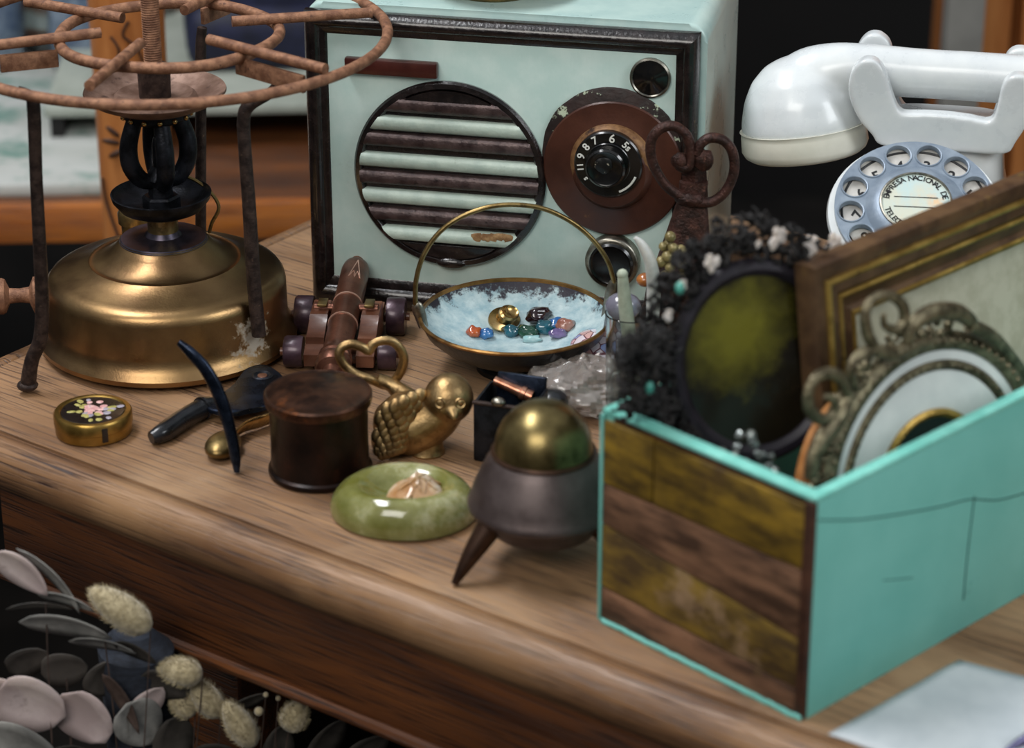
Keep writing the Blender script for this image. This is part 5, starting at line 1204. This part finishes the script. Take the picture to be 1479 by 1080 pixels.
# ------------------------------------------------------------------ dried plants in front of the table
yP = (T.M @ T.on(150, 880, 'y', -.03)).y-.03
PS = Site((0, yP, 0), 0, mpp((0, yP, -.1))); k = PS.k
pk = lambda px, py, y=0: PS.on(px, py, 'y', y)
bk = PS.on(150, 1080, 'y', 0)
bs_ = Site((bk.x*k, yP-.12, FLOOR), 0, 1)
bkt = thing('zinc_bucket', bs_, 'dark bucket on the floor holding the dried stems', 'bucket')
bm = NB(); lathe(bm, [(0, 0), (.09, 0), (.095, .01), (.125, .34), (.13, .345), (.13, .355), (.12, .35), (.09, .015), (0, .012)], 48); obj('bucket_body', bm, M['iron_dark'], bkt)
bm = NB(); tube(bm, [(.128*math.cos(a), .02+.0*a, .33-.09*math.sin(a)) for a in [PI*i/16 for i in range(17)]], .003, 8); obj('handle', bm, M['iron_dark'], bkt)
base_z = (FLOOR+.05)/k
def stem_to(pt, r=1.6, seed=0):
    random.seed(seed); e = Vector((bk.x+random.uniform(-120, 120), random.uniform(-60, 60)-.12/k, base_z))
    m = pt.lerp(e, .4)+Vector((random.uniform(-30, 30), random.uniform(-20, 20), 0))
    bm = NB(); tube(bm, [e, m, pt.lerp(e, .12)+Vector((0, 4, 0)), pt], [r*1.3, r*1.1, r*.8, r*.7], 6, n=6); return bm
def leaf_bm(L_, W_, fold=.25, curl=.2, n=10, pointed=1.0, th=1.2):
    bm = NB(); top = []; 
    for i in range(n+1):
        t = i/n; wv = math.sin(PI*min(max(t, .0), 1)**(.8))**(pointed) * W_/2; row = []
        for j in (-1, -.5, 0, .5, 1): row.append(bm.verts.new((L_*(t-.5), wv*j, abs(j)*fold*W_*.5*math.sin(PI*t)+curl*L_*(t-.5)**2*2)))
        top.append(row)
    for a, b in zip(top, top[1:]):
        for j in range(4): bm.faces.new((a[j], a[j+1], b[j+1], b[j]))
    bmesh.ops.remove_doubles(bm, verts=bm.verts, dist=.05)
    return bm
def add_leaf(par, px, py, L_, W_, ang, pitch, m, y=0, roll=0, pointed=.7, fold=.25, label=None):
    bm = leaf_bm(L_*1.14, W_*(1.14 if W_ > 40 else 1.5), fold, pointed=pointed)
    c = pk(px, py, y); X = Matrix.Translation(c) @ FR @ Matrix.Rotation(rad(ang), 4, 'Z') @ Matrix.Rotation(rad(pitch), 4, 'X') @ Matrix.Rotation(rad(roll), 4, 'Y')
    bmesh.ops.transform(bm, matrix=X, verts=bm.verts); o = obj('leaf', bm, m, par, k)
    sf = o.modifiers.new('thickness', 'SOLIDIFY'); sf.thickness = .0006
    return o
def sprig(label, tip, leaves, seed, y=0, stemr=1.6, name='eucalyptus_sprig'):
    t = thing(name, PS, label, 'dried plant', 'dried eucalyptus sprigs')
    obj('stem', stem_to(pk(tip[0], tip[1], y+3), stemr, seed), M['stem_brown'], t, k)
    for lf in leaves: add_leaf(t, *lf[:6], M[lf[6]], y=y+(lf[7] if len(lf) > 7 else 0), roll=(lf[8] if len(lf) > 8 else 0), pointed=(lf[9] if len(lf) > 9 else .7))
    return t
sprig('sprig with one narrow bright pink leaf at the upper left of the dried bunch', (66, 872), [(33, 822, 88, 34, -44, 15, 'leaf_pink', -4), (78, 830, 116, 24, -52, 45, 'leaf_grey', 2), (98, 862, 74, 26, -20, 40, 'leaf_grey', 0)], 1)
sprig('sprig of slim grey leaves under the cream seed head', (150, 912), [(98, 898, 118, 36, -12, 30, 'leaf_grey', 0), (58, 872, 84, 8, 0, 20, 'leaf_dark', 6), (150, 925, 86, 26, -12, 40, 'leaf_grey', 4), (196, 938, 60, 22, -30, 30, 'leaf_dark', 3)], 2)
sprig('sprig with the biggest round pink leaves at the lower left', (100, 1030), [(46, 1012, 92, 94, -20, 10, 'leaf_pink', -14, 0, .5), (0, 1000, 66, 66, 10, 10, 'leaf_pink', -8, 0, .5), (124, 1032, 88, 76, -55, 12, 'leaf_pink', -8, 0, .5)], 3)
sprig('sprig with a folded pale grey leaf and thin brown leaf, beside the round pink leaves', (190, 1060), [(198, 1040, 86, 66, -62, -25, 'leaf_grey', 2, 20, .6), (178, 1010, 98, 15, -65, 10, 'stem_brown', -10), (214, 1010, 60, 30, 50, 20, 'leaf_pink', 8, 0, .6)], 4)
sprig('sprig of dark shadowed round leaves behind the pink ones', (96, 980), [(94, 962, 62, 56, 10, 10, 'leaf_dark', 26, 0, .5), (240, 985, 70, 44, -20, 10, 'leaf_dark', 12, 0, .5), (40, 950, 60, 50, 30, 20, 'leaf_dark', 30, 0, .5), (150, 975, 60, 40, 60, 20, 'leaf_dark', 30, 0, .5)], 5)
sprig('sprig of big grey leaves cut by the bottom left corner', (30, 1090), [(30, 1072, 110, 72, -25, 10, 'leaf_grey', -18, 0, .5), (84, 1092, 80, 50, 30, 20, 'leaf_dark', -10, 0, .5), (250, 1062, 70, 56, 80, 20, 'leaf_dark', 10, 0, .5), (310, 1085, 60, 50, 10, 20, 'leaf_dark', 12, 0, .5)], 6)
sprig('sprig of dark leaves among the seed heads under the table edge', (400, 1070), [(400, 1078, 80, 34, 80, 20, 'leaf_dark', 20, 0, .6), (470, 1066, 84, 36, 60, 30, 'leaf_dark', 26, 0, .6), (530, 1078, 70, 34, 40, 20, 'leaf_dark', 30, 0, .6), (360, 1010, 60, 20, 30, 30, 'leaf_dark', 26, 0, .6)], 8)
def bunny(px, py, L_, W_, ang, label, y=0, seed=0):
    t = thing('bunny_tail_grass', PS, label, 'dried grass', 'bunny tail seed heads')
    c = pk(px, py, y); a = rad(ang); d = Vector((math.cos(a), 0, math.sin(a))); base = c+d*L_*.5
    obj('stem', stem_to(base, 1.3, seed), M['stem_brown'], t, k)
    bm = NB(); X = Matrix.Rotation(-a, 4, 'Y')
    res = bmesh.ops.create_uvsphere(bm, u_segments=28, v_segments=18, radius=1)
    for v in res['verts']:
        q_ = Vector((v.co.z, v.co.y, v.co.x)); f = 1+.16*q_.x; n_ = 1+.05*mnoise.noise(q_*5+Vector((seed, 0, 0)))
        v.co = c+X @ Vector((q_.x*L_*.5, q_.y*W_*.46*f*n_, q_.z*W_*.46*f*n_))
    random.seed(seed)
    for i in range(900):
        u = random.uniform(-1, 1); th = random.random()*2*PI; s1 = math.sqrt(1-u*u); q_ = Vector((u, s1*math.cos(th), s1*math.sin(th))); f = 1+.16*u
        p = c+X @ Vector((q_.x*L_*.49, q_.y*W_*.45*f, q_.z*W_*.45*f)); nn = (X @ Vector((q_.x*.6-.8, q_.y, q_.z))).normalized()*random.uniform(4, 9.5); sd = nn.orthogonal().normalized()*.5
        bm.faces.new([bm.verts.new(p+sd), bm.verts.new(p-sd), bm.verts.new(p+nn)])
    obj('seed_head', bm, M['bunny'], t, k, sharp=180)
bunny(174, 880, 104, 52, -38, 'largest cream bunny tail seed head, topmost of the dried bunch', -6, 31)
bunny(262, 970, 62, 44, -10, 'round cream bunny tail below and right of the largest one', -4, 32)
bunny(298, 1008, 72, 44, -58, 'dim bunny tail just right of and below the round cream one', 10, 33)
bunny(266, 1020, 40, 34, -40, 'small shadowed bunny tail behind the thin brown leaf', 14, 34)
bunny(346, 1046, 84, 44, -62, 'long bunny tail at the bottom edge, under the table apron', -2, 35)
bunny(425, 1034, 50, 42, -110, 'rightmost cream bunny tail of the dried bunch', 2, 36)
for px, py, r, lab in ((374, 1027, 7, 'pale round dried berry between two bunny tails'), (384, 1003, 4, 'tiny dried berry above the pale round one'), (402, 1008, 4, 'tiny dried berry under the apron edge, right of the others')):
    t = thing('dried_berry', PS, lab, 'berry', 'dried berries'); c = pk(px, py, 8)
    bm = NB(); ball(bm, c, r, 14, 8); obj('berry', bm, M['bunny'], t, k); obj('stem', stem_to(c, 1, px), M['stem_brown'], t, k)
# slate blue cloth bundle behind the leaves
cs = Site((pk(190, 1000).x*k, yP+.02, FLOOR), 0, 1)
h0 = Site((0, yP, 0), 0, 1).on(190, 940, 'y', 0).z-FLOOR
bm = NB(); lathe(bm, [(0, 0), (.018, 0), (.019, .2), (.018, h0-.05), (.020, h0-.01), (.010, h0), (0, h0)], 24)
for v in bm.verts: v.co.x += .0016*math.sin(v.co.z*60+v.co.y*90)
tangible('rolled_cloth', bm, M['slate_cloth'], cs, 'slate blue rolled cloth standing behind the grey leaves', 'cloth')
